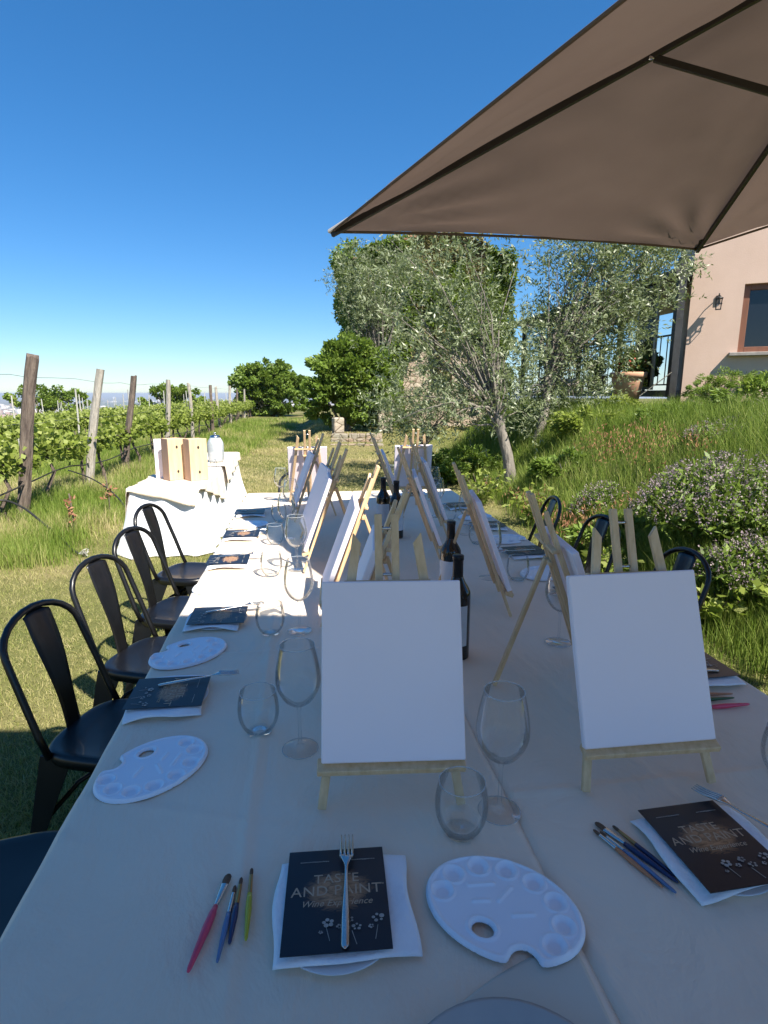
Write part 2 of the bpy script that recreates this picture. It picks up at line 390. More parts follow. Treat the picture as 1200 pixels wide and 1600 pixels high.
# ------------------------------------------------------------------ terrain
def ss(t): t = np.clip(t, 0, 1); return t*t*(3-2*t)
def bank(x, y):
    x0 = 2.2 + .05*np.clip(y, 0, 12) + .42*np.maximum(y-12, 0) + .35*np.maximum(2.5-y, 0)*.3
    return ss((x - x0)/2.0)
def height(x, y):
    x = np.asarray(x, float); y = np.asarray(y, float); r = np.hypot(x, y)
    z = 1.05*bank(x, y)
    z = z + .35*ss((y-14.5)/2.5)*ss((x+.2)/.8)*(1-bank(x, y))*(y < 60)
    z = z - .075*np.maximum(-x-5, 0)*np.clip(1-r/300, 0, 1)
    z = z + (fbm(x*.8, y*.8)-.5)*.10*np.clip(1-r/80, 0, 1)*np.clip((np.abs(x-.35)-.6)/1.5, .25, 1)
    z = z - 125*(1-np.exp(-np.maximum(r-60, 0)/900.))
    z = z + (fbm(x*.004+3, y*.004+5)-.5)*14*np.clip((r-400)/1500, 0, 1)
    return z
def build_ground():
    nr, na = 300, 360
    r = np.concatenate([[0], np.geomspace(.05, 28000, nr)]); a = np.linspace(0, 2*np.pi, na, endpoint=False)
    X = r[1:, None]*np.cos(a); Y = r[1:, None]*np.sin(a)
    V = np.stack([X, Y, height(X, Y)], -1).reshape(-1, 3)

    i = np.arange(nr-1)[:, None]*na; k = np.arange(na)[None]; k2 = (k+1) % na
    F = np.stack([i+k, i+na+k, i+na+k2, i+k2], -1).reshape(-1, 4)
    o = np_mesh('ground', V, F, M['ground'], smooth=True); tag(o, kind='structure')

    return o
build_ground()
# ================================================================== TABLES
TZ = 0.75
def make_table(x0, x1, y0, y1, label):
    t = thing('folding_table', ((x0+x1)/2, (y0+y1)/2, 0), 0, label, 'table', 'trestle tables set end to end under the cloths')
    hx, hy = (x1-x0)/2, (y1-y0)/2
    MB().box((0, 0, TZ-.022), (hx*2, hy*2, .03), bev=.004).build('tabletop', M['woodbox'], t)
    for sx in (-1, 1):
        for sy in (-1, 1):
            MB().tube([(sx*(hx-.06), sy*(hy-.15), TZ-.037), (sx*(hx-.06), sy*(hy-.08), 0)], .014, 8).build('leg', M['dark_metal'], t, True)
    return t
TABS = [(-.425, .352, .50, 2.46, 'near left trestle table hidden under the left cream cloth'),
        (-.425, .352, 2.47, 4.43, 'far left trestle table hidden under the left cream cloth'),
        (.372, 1.13, .50, 2.46, 'near right trestle table hidden under the right cream cloth'),
        (.372, 1.13, 2.47, 4.43, 'far right trestle table hidden under the right cream cloth')]
for a in TABS: make_table(*a)

def cloth(name, x0, x1, y0, y1, dl, dr, df, db, z, seed, creases, label, wr=1.0, mat='cloth', step=.008):
    """draped cloth: dl/dr/df/db are the drops at left, right, near, far"""
    def axis(a, b, d0, d1):
        inner = np.arange(a, b+1e-6, (b-a)/max(1, round((b-a)/step)))
        lo = a-np.linspace(d0, 0, max(2, int(d0/.012)), endpoint=False); hi = b+np.linspace(d1, 0, max(2, int(d1/.012)), endpoint=False)[::-1]
        return np.concatenate([lo, inner, hi])
    ax, ay = axis(x0, x1, dl, dr), axis(y0, y1, df, db)
    U_, V_ = np.meshgrid(ax, ay, indexing='xy')
    du = np.maximum(x0-U_, 0) + np.maximum(U_-x1, 0); dv = np.maximum(y0-V_, 0) + np.maximum(V_-y1, 0)
    cu, cv = np.clip(U_, x0, x1), np.clip(V_, y0, y1)
    sgu = np.where(U_ < x0, -1, 1)*(du > 0); sgv = np.where(V_ < y0, -1, 1)*(dv > 0)
    def over(d): # (out, down) round a 12 mm edge then flaring
        r = .012; a = np.clip(d/r, 0, np.pi/2*.96)
        rest = np.maximum(d-r*np.pi/2*.96, 0)
        return r*np.sin(a)+rest*.06, r*(1-np.cos(a))+rest*.995
    ou, wu = over(du); ov, wv = over(dv)
    fold = .018*np.sin(cv*14+seed)+.012*np.sin(cv*31+2*seed); fold2 = .018*np.sin(cu*15+seed)+.012*np.sin(cu*37+seed)
    X = cu + sgu*(ou + fold*np.clip(du/.2, 0, 1)); Y = cv + sgv*(ov + fold2*np.clip(dv/.2, 0, 1))
    Z = z - wu - wv*np.where(du > 0, .9, 1)
    flat = (np.clip(1-du/.02, 0, 1)*np.clip(1-dv/.02, 0, 1))
    n = (fbm(X*7+seed, Y*5)-.5)*.0034*wr + (fbm(X*2.2+seed, Y*1.6+4)-.5)*.0045*wr + .0016*np.abs(np.sin((X*.7+Y)*9+3*fbm(X*3, Y*3)))**6*(fbm(X*2+5, Y*1.3) > .5)
    for k, (cx, ang, amp) in enumerate(creases):   # sharp fold lines left by the packing
        d = (X*math.cos(ang)+Y*math.sin(ang)) - cx
        n = n + amp*np.exp(-(d/.009)**2) - amp*.45*np.exp(-((d-.020)/.014)**2)
    Z = Z + n*flat + .0012
    P_ = np.stack([X, Y, Z], -1).reshape(-1, 3); nx, ny = len(ax), len(ay)
    i = np.arange(ny-1)[:, None]*nx + np.arange(nx-1)[None]
    F = np.stack([i, i+1, i+nx+1, i+nx], -1).reshape(-1, 4)
    o = np_mesh(name, P_, F, M[mat], smooth=True)
    return tag(o, label, 'tablecloth')
cloth('tablecloth', -.435, .353, .49, 4.45, .24, .05, .22, .24, TZ, 1.3, [(-.118, 0, .0042), (1.62, math.pi/2, .0030), (3.0, math.pi/2, .0028), (.84, R(72), .0020)],
      'cream cloth spread over the left row of tables, edge lit by the sun')
cloth('tablecloth', .373, 1.142, .49, 4.45, .05, .24, .22, .24, TZ, 4.1, [(.925, math.pi/2, .0040), (2.2, math.pi/2, .0030), (.80, R(8), .0022)],
      'cream cloth spread over the right row of tables, all in shade')
# loose paper sheet and plate at the near edge
def paper_sheet():
    nx, ny = 60, 40; V = []
    for j in range(ny+1):
        for i in range(nx+1):
            u, v = i/nx, j/ny
            x = .075 + u*.275 + .0*v; top = .500 + .115*math.sin(min(1, u*1.04)*math.pi/2)**1.1
            y = .40 + v*(top-.40)
            z = TZ + .0036 + .0022*math.exp(-((v-1)/.25)**2)*(0.4+.6*u)*(1-max(0, (u-.86)/.14)**2) + .002*math.sin(9*u+5*v)
            V.append((x, y, z))
    F = [(j*(nx+1)+i, j*(nx+1)+i+1, (j+1)*(nx+1)+i+1, (j+1)*(nx+1)+i) for j in range(ny) for i in range(nx)]
    m = MB().add(V, F); o = m.build('paper_sheet', M['paper'], None, True)
    md = o.modifiers.new('thickness', 'SOLIDIFY'); md.thickness = .0012
    tag(o, 'beige paper sheet curling up at the near edge of the left cloth', 'paper')
paper_sheet()
def plate_mb(r, h=.014):
    return MB().lathe([(.0005, .004), (r*.62, .004), (r*.70, .006), (r*.97, h), (r, h+.0006), (r*.99, h-.0015), (r*.70, .0025), (r*.60, .0), (.0005, .0)], 56)
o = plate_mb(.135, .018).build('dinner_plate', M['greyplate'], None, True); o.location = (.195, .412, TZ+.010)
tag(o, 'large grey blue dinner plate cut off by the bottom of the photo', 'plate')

# ================================================================== EASELS AND CANVASES
def make_easel(label, group):
    t = thing('table_easel', (0, 0, 0), 0, label, 'easel', group)
    LA = math.tan(R(20)); w = M['wood']
    P3 = lambda x, z, off=0.: (x, z*LA+off, z)
    for s in (-1, 1):
        a, b = Vector(P3(s*.128, .004)), Vector(P3(s*.059, .478))
        m = MB().bar(a, b, .016, .010, up=(0, 1, -.3)); top = max(range(len(m.v)), key=lambda i: m.v[i][2])
        # slanted saw cut at the top of the leg
        for i, p in enumerate(m.v):
            if p[2] > .46 and (p[0]*s) < .059: m.v[i] = (p[0], p[1]-.012*LA, p[2]-.016)
        m.build('leg', w, t)
    for s in (-1, 1):
        m = MB().bar(P3(s*.0165, .085, .011), P3(s*.0165,   .512, .011), .015, .011, up=(0, 1, -.3)); m.build('mast_slat', w, t)
    MB().bar((0-.030, .34*LA+.020, .34), (.030, .34*LA+.020, .34), .010, .010, up=(0, 0, 1)).build('hinge_block', w, t)
    MB().bar((0, .345*LA+.024, .345), (0, .265, .004), .016, .010, up=(0, 1, 0)).build('back_leg', w, t)
    MB().bar(P3(-.085, .385, .012), P3(.085, .385, .012), .009, .014, up=(0, 1, -.3)).build('crossbar', w, t)
    m = MB().bar((-.135, .085*LA-.020, .083), (.135, .085*LA-.020, .083), .030, .013, up=(0, -LA, 1)); m.build('tray', w, t)
    for z in (.40, .485): MB().tube([P3(-.022, z, .011), P3(.022, z, .011)], .003, 8).build('peg', M['steel'], t, True)
    return t
def make_canvas_mesh():
    m = MB().box((0, 0, .1625), (.262, .016, .325), bev=.0022)
    me = m.mesh('canvas_board'); me.materials.append(M['canvas']); return me
CM = make_canvas_mesh()
def put_canvas(loc, rz, tilt, label, group, dx=0., sc=1.0):
    """canvas resting on the tray of the easel whose base is at loc"""
    o = bpy.data.objects.new('blank_canvas', CM); C.objects.link(o)
    LA = math.tan(R(20))
    off = Vector((dx, .085*LA-.0215, .0925)); rot = Matrix.Rotation(rz, 3, 'Z')
    o.location = Vector(loc) + rot @ off; o.rotation_euler = (-R(20.3), tilt, rz); o.scale = (sc, 1, sc)
    return tag(o, label, 'canvas', group)
GE, GC = 'wooden table easels along the tables', 'blank white canvases on the easels'
easels = [ # x, y, rz, label bits
  (.141, .915, R(-5), 'front left easel holding the largest looking canvas, feet beside the tumbler', 'large blank canvas facing the camera at the front left', .000),
  (.641, .900, R(-2), 'front right easel, its four stick tops rising before the lavender', 'large blank canvas facing the camera at the front right', .000),
  (.050, 1.40, R(-97), 'left row easel hidden just behind the front left canvas', 'canvas edge just peeping above the front left canvas', .0),
  (.045, 1.90, R(-93), 'left row easel with one bright slat running up beside the wine bottles', 'narrow blue shaded canvas left of the wine bottle with white label', .0),
  (-.015, 2.50, R(-91), 'left row easel with a sunlit front edge, nearer of the close pair', 'shaded canvas with a bright sunlit edge, nearer of the close pair', .0),
  (-.020, 2.84, R(-84), 'left row easel just behind the sunlit one, farther of the close pair', 'shaded canvas just behind the sunlit edged one, farther of the close pair', .0),
  (-.080, 3.50, R(-86), 'last easel of the left row, leaning before the far left canvas', 'last canvas of the left row, narrow and shaded', .0),
  (.735, 1.29, R(82), 'right row easel with its back leg reaching toward the front left canvas', 'canvas turned away behind the nearest right row easel', .0),
  (.705, 1.90, R(80), 'right row easel rising right of the nearest bottle neck', 'canvas turned away on the second right row easel', .0),
  (.610, 2.52, R(82), 'right row easel standing over the middle, right of the far bottles', 'canvas turned away on the right row easel near the far bottles', .0),
  (.755, 3.02, R(84), 'slim right row easel in shade before the green bank', 'canvas turned away on the slim shaded right row easel', .0),
  (.600, 3.52, R(86), 'farthest right row easel with a sunlit stick top', 'canvas turned away on the farthest right row easel', .0),
  (.020, 4.02, R(180), 'far left end easel seen from behind in full sun', 'sunlit canvas back at the far left end of the table', .0),
  (.760, 4.05, R(177), 'far right end easel seen from behind in full sun', 'sunlit canvas back at the far right end of the table', .0)]
e0 = None
for i, (x, y, rz, le, lc, tl) in enumerate(easels):
    if e0 is None: e0 = make_easel(le, GE); e0.location = (x, y, TZ+.003); e0.rotation_euler = (0, 0, rz)
    else: dup(e0, (x, y, TZ+.003), rz, le)
    put_canvas((x, y, TZ+.003), rz, R([.2, -.9, 0, .5, -.4][i % 5]), lc, GC, [.004, -.004, 0, 0, 0][i % 5])

# ================================================================== PALETTES
def palette_mesh():
    a, b = .116, .087; st = .0016
    st = .0012; xs = np.arange(-a-.004, a+.004, st); ys = np.arange(-b-.004, b+.004, st); X, Y = np.meshgrid(xs, ys)
    def sdf(X, Y):
        e = (np.sqrt((X/a)**2+(Y/b)**2)-1)*b
        h = .0125 - np.hypot((X+.016)/1.25, Y+.050)
        yy = np.minimum(Y, -.074); nn = .019 - np.hypot(X-.047, Y-yy)
        k = .0042; mm = np.maximum(e, nn); m = mm + k*np.log(np.exp((e-mm)/k)+np.exp((nn-mm)/k))
        return np.maximum(m, h), e, nn, h
    S, e, nn, h = sdf(X, Y)
    # snap near-boundary vertices
    for _ in range(3):
        gy, gx = np.gradient(S, st); gl = np.maximum(np.hypot(gx, gy), .3)
        mk = (S > 0) & (S < st*1.6)
        dx = np.where(mk, -S*gx/gl**2, 0); dy = np.where(mk, -S*gy/gl**2, 0)
        break
    X2, Y2 = X+dx, Y+dy
    for _ in range(3):
        S2 = sdf(X2, Y2)[0]; h_ = 1e-4; gx = (sdf(X2+h_, Y2)[0]-S2)/h_; gy = (sdf(X2, Y2+h_)[0]-S2)/h_; gl = np.maximum(gx**2+gy**2, .1)
        X2 = X2-np.where(mk, np.clip(S2*gx/gl, -st, st), 0); Y2 = Y2-np.where(mk, np.clip(S2*gy/gl, -st, st), 0)
    ok = S < st*1.25
    edge = np.clip(-S/.006, 0, 1)
    Z = .0055 + .0022*np.exp(-((S+.0045)/.0022)**2)
    wells = [(-.083, .022), (-.052, .052), (-.010, .064), (.034, .058), (.070, .037), (.087, .002), (.080, -.034), (-.088, -.014)]
    for wx, wy in wells:
        d = np.hypot(X-wx, Y-wy)
        Z = Z - .0045*(1-ss((d-.008)/.0075)) + .0016*np.exp(-((d-.0175)/.002)**2)
    for (x0, y0, x1, y1) in [(-.055, .012, -.022, .030), (-.006, .004, .004, .034), (.018, -.012, .045, .002), (-.040, -.012, -.020, -.002)]:
        t = np.clip(((X-x0)*(x1-x0)+(Y-y0)*(y1-y0))/((x1-x0)**2+(y1-y0)**2), 0, 1)
        d = np.hypot(X-x0-t*(x1-x0), Y-y0-t*(y1-y0)); Z = Z + .0022*np.exp(-(d/.0028)**2)
    Z = np.where(S > -.0012, Z-.0035, Z)
    nx = len(xs); idx = np.arange(X.size).reshape(X.shape)
    f = ok[:-1, :-1] & ok[1:, :-1] & ok[:-1, 1:] & ok[1:, 1:]
    F = np.stack([idx[:-1, :-1][f], idx[:-1, 1:][f], idx[1:, 1:][f], idx[1:, :-1][f]], -1)
    used, inv = np.unique(F, return_inverse=True)
    V = np.stack([X2.ravel(), Y2.ravel(), Z.ravel()], -1)[used]
    return V, inv.reshape(F.shape)
pv, pf = palette_mesh()
GP = 'white plastic painting palettes'
pal0 = None
def put_palette(x, y, rz, label, z=0.0, tx=0, ty=0):
    global pal0
    if pal0 is None:
        pal0 = np_mesh('paint_palette', pv, pf, M['plastic'], smooth=True)
        md = pal0.modifiers.new('thickness', 'SOLIDIFY'); md.thickness = .0016; md.offset = -1
        o = pal0; tag(o, label, 'paint palette', GP)
    else: o = dup(pal0, label=label)
    o.location = (x, y, TZ+.004+z); o.rotation_euler = (tx, ty, rz); return o
put_palette(.271, .684, R(-33), 'white oval palette lying right of the front place setting', .0035)
put_palette(-.322, 1.098, R(226), 'white oval palette nearest along the left table edge, by the first chair')
put_palette(-.352, 1.635, R(222), 'second white palette along the left edge, just inside the shade')
put_palette(-.335, 2.235, R(205), 'sunlit palette between the second and third left place settings')
put_palette(-.335, 2.80, R(207), 'sunlit palette between the third and fourth left place settings')
put_palette(-.330, 3.33, R(203), 'small looking sunlit palette between the fourth and fifth left settings')
put_palette(1.035, 1.60, R(22), 'palette half hidden behind the right canvas on the right table edge')
put_palette(.99, 2.22, R(30), 'shaded palette on the right table behind the leaning easels')
put_palette(1.03, 2.80, R(26), 'shaded palette on the right table between the two slim easels')
put_palette(1.03, 3.36, R(24), 'far shaded palette by the right table edge')

# ================================================================== PLACE SETTINGS
def text_mesh(name, s, size, spacing=1.0, shear=0.0, width=None):
    cu = bpy.data.curves.new(name, 'FONT'); cu.body = s; cu.size = size; cu.align_x = 'CENTER'; cu.align_y = 'CENTER'
    cu.space_character = spacing; cu.shear = shear; cu.extrude = .0001; cu.resolution_u = 3
    o = bpy.data.objects.new(name, cu); C.objects.link(o)
    bpy.context.view_layer.update()
    me = bpy.data.meshes.new_from_object(o.evaluated_get(bpy.context.evaluated_depsgraph_get()))
    bpy.data.objects.remove(o); me.name = name; return me
def flower(m, x, y, s, z, n=6):
    for k in range(n-1):
        a = k*2*math.pi/(n-1) + .3 + x*90; q = s*random.uniform(.16, .34); cx, cy = x+s*.55*math.cos(a), y+s*.55*math.sin(a)*.8
        m.add([(cx+q*math.cos(b*.7854)*1.1, cy+q*math.sin(b*.7854), z) for b in range(8)], [tuple(range(8))])
def make_menu(label):
    nx, ny = 16, 20; V = []; zf = lambda x, y: .0018*math.sin((y+.09)/.18*math.pi) * .6
    for k in (0, 1):
        for j in range(ny+1):
            for i in range(nx+1):
                x, y = (i/nx-.5)*.15, (j/ny-.5)*.18; V.append((x, y, zf(x, y) - k*.0012))
    N = (nx+1)*(ny+1); F = []
    for j in range(ny):
        for i in range(nx):
            a = j*(nx+1)+i; F.append((a, a+1, a+nx+2, a+nx+1)); F.append((N+a, N+a+nx+1, N+a+nx+2, N+a+1))
    per = [i for i in range(nx+1)] + [j*(nx+1)+nx for j in range(1, ny+1)] + [ny*(nx+1)+i for i in range(nx-1, -1, -1)] + [j*(nx+1) for j in range(ny-1, 0, -1)]
    for p, q in zip(per, per[1:]+per[:1]): F.append((p, N+p, N+q, q))
    o = MB().add(V, F).build('menu_card', M['menu'])
    tag(o, label, 'menu card', 'dark printed menu cards')
    def put(me, x, y, mat, nm):
        me.materials.clear(); me.materials.append(mat); c = bpy.data.objects.new(nm, me); C.objects.link(c); c.parent = o; c.location = (x, y, zf(x, y)+.0005)
    put(text_mesh('lettering', 'TASTE', .0235, 1.05), .0, .030, M['ink'], 'lettering')
    put(text_mesh('lettering', 'AND PAINT', .0245, 1.05), 0, .008, M['ink'], 'lettering')
    put(text_mesh('lettering', '\u2122', .008), .068, .014, M['ink'], 'lettering')
    put(text_mesh('lettering', 'Wine Experience', .0148, 1.0, .35), .0, -.0135, M['ink'], 'lettering')
    m = MB()
    for x0, wd in ((-.056, .044), (.022, .036)):
        x = x0
        while x < x0+wd:
            l = random.uniform(.0012, .003); m.box((x+l/2, .0655+random.uniform(-.0003, .0003), .0011), (l, .0016, .0002)); x += l+.0007
    m.build('fine_print', M['whiteink'], o)
    m = MB()
    for x, y, s in ((-.012, -.046, .0105), (.004, -.053, .006), (.018, -.043, .008), (.028, -.055, .009), (.058, -.043, .0115), (.048, -.056, .005), (-.022, -.060, .004)):
        flower(m, x, y, s, .0021)
    for x, y in ((-.012, -.058), (.024, -.066), (.055, -.060)):
        m.box((x, y-.005, .0016), (.0008, .022, .0002), Matrix.Rotation(random.uniform(-.3, .3), 3, 'Z'))
    m.build('flower_print', M['whiteink'], o)
    return o
def make_napkin(seed):
    g = np.random.default_rng(seed); nx, ny = 30, 26; V = []
    for j in range(ny+1):
        for i in range(nx+1):
            u, v = i/nx, j/ny
            x = (u-.5)*.20 + .004*math.sin(7*v+seed); y = (v-.5)*.175 + .004*math.sin(6*u+seed*2)
            d = math.hypot(x, y)
            z = .0105 + .0022*float(fbm(u*4+seed, v*4)) - max(0, d-.092)*.28 + .0016*math.sin(20*u+seed)*max(0, abs(u-.5)-.3)*3
            V.append((x, y, z))
    F = [(j*(nx+1)+i, j*(nx+1)+i+1, (j+1)*(nx+1)+i+1, (j+1)*(nx+1)+i) for j in range(ny) for i in range(nx)]
    o = MB().add(V, F).build('napkin', M['napkin'], None, True)
    md = o.modifiers.new('thickness', 'SOLIDIFY'); md.thickness = .0016
    return o
def make_fork(label):
    """tines towards +Y, lying on z=0"""
    L = .20; prof = []
    zc = lambda y: .0012 + .010*math.exp(-((y-.052)/.020)**2)*.5 + (.006*max(0, (y-.075)/.025))*0 + .0022*math.sin((y+.1)/.2*math.pi)
    wf = lambda y: .0062 - .0034*ss((y+.06)/.08) + .0092*ss((y-.032)/.022)
    m = MB(); n = 44; ys = [-.1 + .152*i/n for i in range(n+1)]
    V = []
    for y in ys:
        wd = float(wf(y)); endr = math.sqrt(max(0.04, 1-max(0, (-.093-y)/.007)**2)); wd *= endr; z = zc(y)
        V += [(-wd, y, z), (-wd*.6, y, z+.0016), (wd*.6, y, z+.0016), (wd, y, z), (0, y, z-.0009)]
    F = [(i*5+k, i*5+(k+1) % 5, (i+1)*5+(k+1) % 5, (i+1)*5+k) for i in range(n) for k in range(5)]; F.append((0, 4, 3, 2, 1)); F.append(tuple(n*5+k for k in range(5)))
    F = [f[::-1] for f in F]
    t = thing('fork', (0, 0, 0), 0, label, 'fork', 'steel table forks')
    m.add(V, F).build('handle', M['steel'], t, True)
    m = MB()
    for k in range(4):
        x = (k-1.5)*.0062; pts = [(x*(.95+.05*q), .050+.050*q, zc(.05+.05*q)+.0003 + .002*q*q) for q in [i/8 for i in range(9)]]
        m.tube(pts, [.0022]*5+[.0020, .0017, .0014, .0008], 6)
    m.build('tines', M['steel'], t, True); return t
SET = [ # card x,y,rz ; napkin dx,dy,rz ; fork x,y,rz, label bits
  (.029, .722, R(-3), (.010, -.008, R(-2)), (.044, .733, R(-5)), 'front centre setting beside the large palette'),
  (.650, .742, R(2), (.006, .0, R(3)), (.752, .776, R(28)), 'front right setting at the photo edge'),
  (-.350, 1.375, R(-90), (-.0, -.0, R(-86)), (-.285, 1.425, R(-78)), 'nearest left edge setting, in shade'),
  (-.300, 1.880, R(-90), (-.01, .01, R(-95)), (-.25, 1.93, R(-72)), 'left edge setting where shade meets sun'),
  (-.350, 2.560, R(-90), (.0, -.0, R(-88)), (-.30, 2.60, R(-85)), 'third left edge setting, in full sun'),
  (-.340, 3.050, R(-90), (.0, -.0, R(-92)), (-.30, 3.08, R(-80)), 'fourth left edge setting, in full sun'),
  (-.350, 3.640, R(-90), (.0, .0, R(-85)), (-.30, 3.66, R(-85)), 'fifth left edge setting, at the tree like shadow'),
  (1.030, 1.330, R(90), (.0, .0, R(93)), (.98, 1.30, R(80)), 'right edge setting peeping out right of the front right canvas'),
  (1.020, 1.930, R(90), (.0, .0, R(87)), (.97, 1.90, R(85)), 'second right edge setting, behind the first leaning easel'),
  (1.020, 2.520, R(90), (.0, .0, R(92)), (.97, 2.50, R(97)), 'third right edge setting, dark bands on the shaded cloth'),
  (1.020, 3.080, R(90), (.0, .0, R(88)), (.97, 3.05, R(85)), 'fourth right edge setting, far along the table'),
  (1.020, 3.680, R(90), (.0, .0, R(90)), (.97, 3.66, R(90)), 'farthest right edge setting'),
  (.100, 4.230, R(180), (.0, .0, R(178)), (.06, 4.22, R(180)), 'far end setting behind the far left canvas'),
  (.800, 4.240, R(180), (.0, .0, R(182)), (.76, 4.23, R(180)), 'far end setting behind the far right canvas')]
pl0 = plate_mb(.094, .009).build('side_plate', M['china'], None, True)
mc0 = make_menu('x'); fk0 = make_fork('x'); nk = [make_napkin(k) for k in (1, 2, 3)]
for i, (x, y, rz, (ndx, ndy, nrz), (fx, fy, frz), lb) in enumerate(SET):
    p = pl0 if i == 0 else dup(pl0); p.location = (x, y-.006 if i == 0 else y, TZ+.003)
    if i == 0: p.location = (.030, .706, TZ+.003)
    tag(p, 'white plate of the ' + lb.replace(',', ''), 'plate', 'small white plates under the napkins')
    n_ = nk[i] if i < 3 else dup(nk[i % 3]); n_.location = (x+ndx, y+ndy, TZ+.0068); n_.rotation_euler = (0, 0, nrz)
    tag(n_, 'white napkin of the ' + lb.replace(',', ''), 'napkin', 'white paper napkins')
    c_ = mc0 if i == 0 else dup(mc0); c_.location = (x, y, TZ+.0235); c_.rotation_euler = (R(-1), 0, rz)
    tag(c_, 'dark menu card of the ' + lb.replace(',', ''), 'menu card', 'dark printed menu cards')
    f_ = fk0 if i == 0 else dup(fk0); f_.location = (fx, fy, TZ+.0265); f_.rotation_euler = (0, 0, frz)
    tag(f_, 'steel fork of the ' + lb.replace(',', ''), 'fork', 'steel table forks')

# ================================================================== BRUSHES
def make_brush(a, b, hcol, kind, label, r=.0042, z=TZ+.005, group=None):
    """a bristle tip, b handle end (x, y)"""
    a = Vector((a[0], a[1], 0)); b = Vector((b[0], b[1], 0)); L = (b-a).length; ang = math.atan2((b-a).y, (b-a).x)
    t = thing('paint_brush', (a.x, a.y, z + .003), ang, label, 'paint brush', group)
    flat = kind == 'flat'
    bl, fl = (.020, .038) if flat else (.014, .034)
    br = .0062 if flat else .003
    m = MB(); n = 12; rows = [(0, .4), (.2, .9), (.6, 1.0), (1, .85)]
    V = []
    for q, s_ in rows:
        for k in range(n):
            c_, d_ = math.cos(2*math.pi*k/n), math.sin(2*math.pi*k/n); V.append((bl*q, br*s_*c_, (.002 if flat else .0028)*s_*d_))
    F = [(i*n+k, i*n+(k+1) % n, (i+1)*n+(k+1) % n, (i+1)*n+k) for i in range(3) for k in range(n)]+[tuple(range(n))]
    m.add(V, F).build('bristles', M['bristle'], t, True)
    m = MB(); V = []
    for q in (0, .5, .9, 1):
        w_ = (br*1.02*(1-q) + .0036*q); h_ = .0026*(1-q)+.0036*q
        for k in range(n): V.append((bl+fl*q, w_*math.cos(2*math.pi*k/n), h_*math.sin(2*math.pi*k/n)))
    F = [(i*n+k, i*n+(k+1) % n, (i+1)*n+(k+1) % n, (i+1)*n+k) for i in range(3) for k in range(n)]
    m.add(V, F).build('ferrule', M['steel' if kind in ('flat', 'steel') else 'gold_ferrule'], t, True)
    h0 = bl+fl; hl = L-h0
    m = MB().tube([(h0, 0, 0), (h0+hl*.12, 0, 0), (h0+hl*.35, 0, 0), (h0+hl*.75, 0, 0), (h0+hl*.95, 0, 0), (L, 0, 0)], [.0036, r, r*1.15, r*.8, r*.6, r*.35], 12)
    m.build('handle', M[hcol], t, True); return t
GBR = 'paint brushes on the tables'
for a, b, h_, k_, lb, r in [
  ((-.136, .802), (-.170, .648), 'pink', 'flat', 'pink handled flat brush, leftmost of the four by the front menu', .0055),
  ((-.124, .778), (-.134, .656), 'bluegrey', 'steel', 'pale blue grey brush between the pink and the navy brush', .0038),
  ((-.116, .792), (-.121, .681), 'navy', 'round', 'navy handled brush in the group of four left of the front menu', .0042),
  ((-.1015, .808), (-.099, .683), 'yellow', 'round', 'yellow green handled brush nearest to the front menu card', .0042),
  ((.480, .812), (.527, .685), 'orange', 'steel', 'orange handled brush, outermost left of the right hand group', .0035),
  ((.489, .806), (.541, .673), 'bluegrey', 'steel', 'blue grey handled brush in the middle of the right hand group', .0042),
  ((.492, .828), (.556, .690), 'navy', 'flat', 'navy handled wide brush with brown bristles left of the front right menu', .0046),
  ((.518, .816), (.560, .700), 'navy', 'round', 'thin navy brush closest to the front right menu card', .0036),
  ((.90, 1.215), (1.055, 1.200), 'orange', 'round', 'brown red brush lying right of the front right canvas, farthest of three', .0042),
  ((.90, 1.185), (1.045, 1.182), 'green', 'round', 'dark green brush lying right of the front right canvas, middle of three', .0042),
  ((.90, 1.150), (1.060, 1.150), 'pink', 'flat', 'pink brush lying right of the front right canvas, nearest of three', .0055)]:
    make_brush(a, b, h_, k_, lb, r, TZ+.004, GBR)
# ================================================================== GLASSES AND BOTTLES
def wall(prof, t=.0011):
    inner = [(max(r-t, .0004), z+ (t if i == 0 else 0)) for i, (r, z) in enumerate(prof)]
    return prof + [(prof[-1][0]-t*.5, prof[-1][1]+.0006)] + inner[::-1]
def curve(pts, n=8):
    out = []
    P = [Vector(p) for p in pts]
    for i in range(len(P)-1):
        p0, p1, p2, p3 = P[max(i-1, 0)], P[i], P[i+1], P[min(i+2, len(P)-1)]
        for k in range(n):
            t = k/n; out.append(.5*((2*p1)+(p2-p0)*t+(2*p0-5*p1+4*p2-p3)*t*t+(3*p1-p0-3*p2+p3)*t**3))
    out.append(P[-1]); return [(p.x, p.y) for p in out]
tum_prof = curve([(.0008, .004), (.020, .003), (.033, .010), (.043, .030), (.0462, .052), (.0445, .075), (.0400, .098)], 5)
def make_tumbler(label):
    t = thing('tumbler', (0, 0, 0), 0, label, 'tumbler', 'stemless glass tumblers')
    MB().lathe(wall(tum_prof), 40).build('bowl', M['glass'], t, True)
    MB().tube([(.0396*math.cos(k*math.pi/20), .0396*math.sin(k*math.pi/20), .0985) for k in range(41)], .0009, 6, False).build('rim', M['rim'], t, True)
    MB().lathe([(.0005, .0), (.026, .0), (.029, .0025), (.024, .0045), (.0005, .0065)], 36).build('base', M['glass'], t, True)
    return t
bowl_prof = curve([(.0035, .098), (.014, .102), (.030, .115), (.0435, .140), (.0465, .162), (.0425, .195), (.0345, .232)], 5)
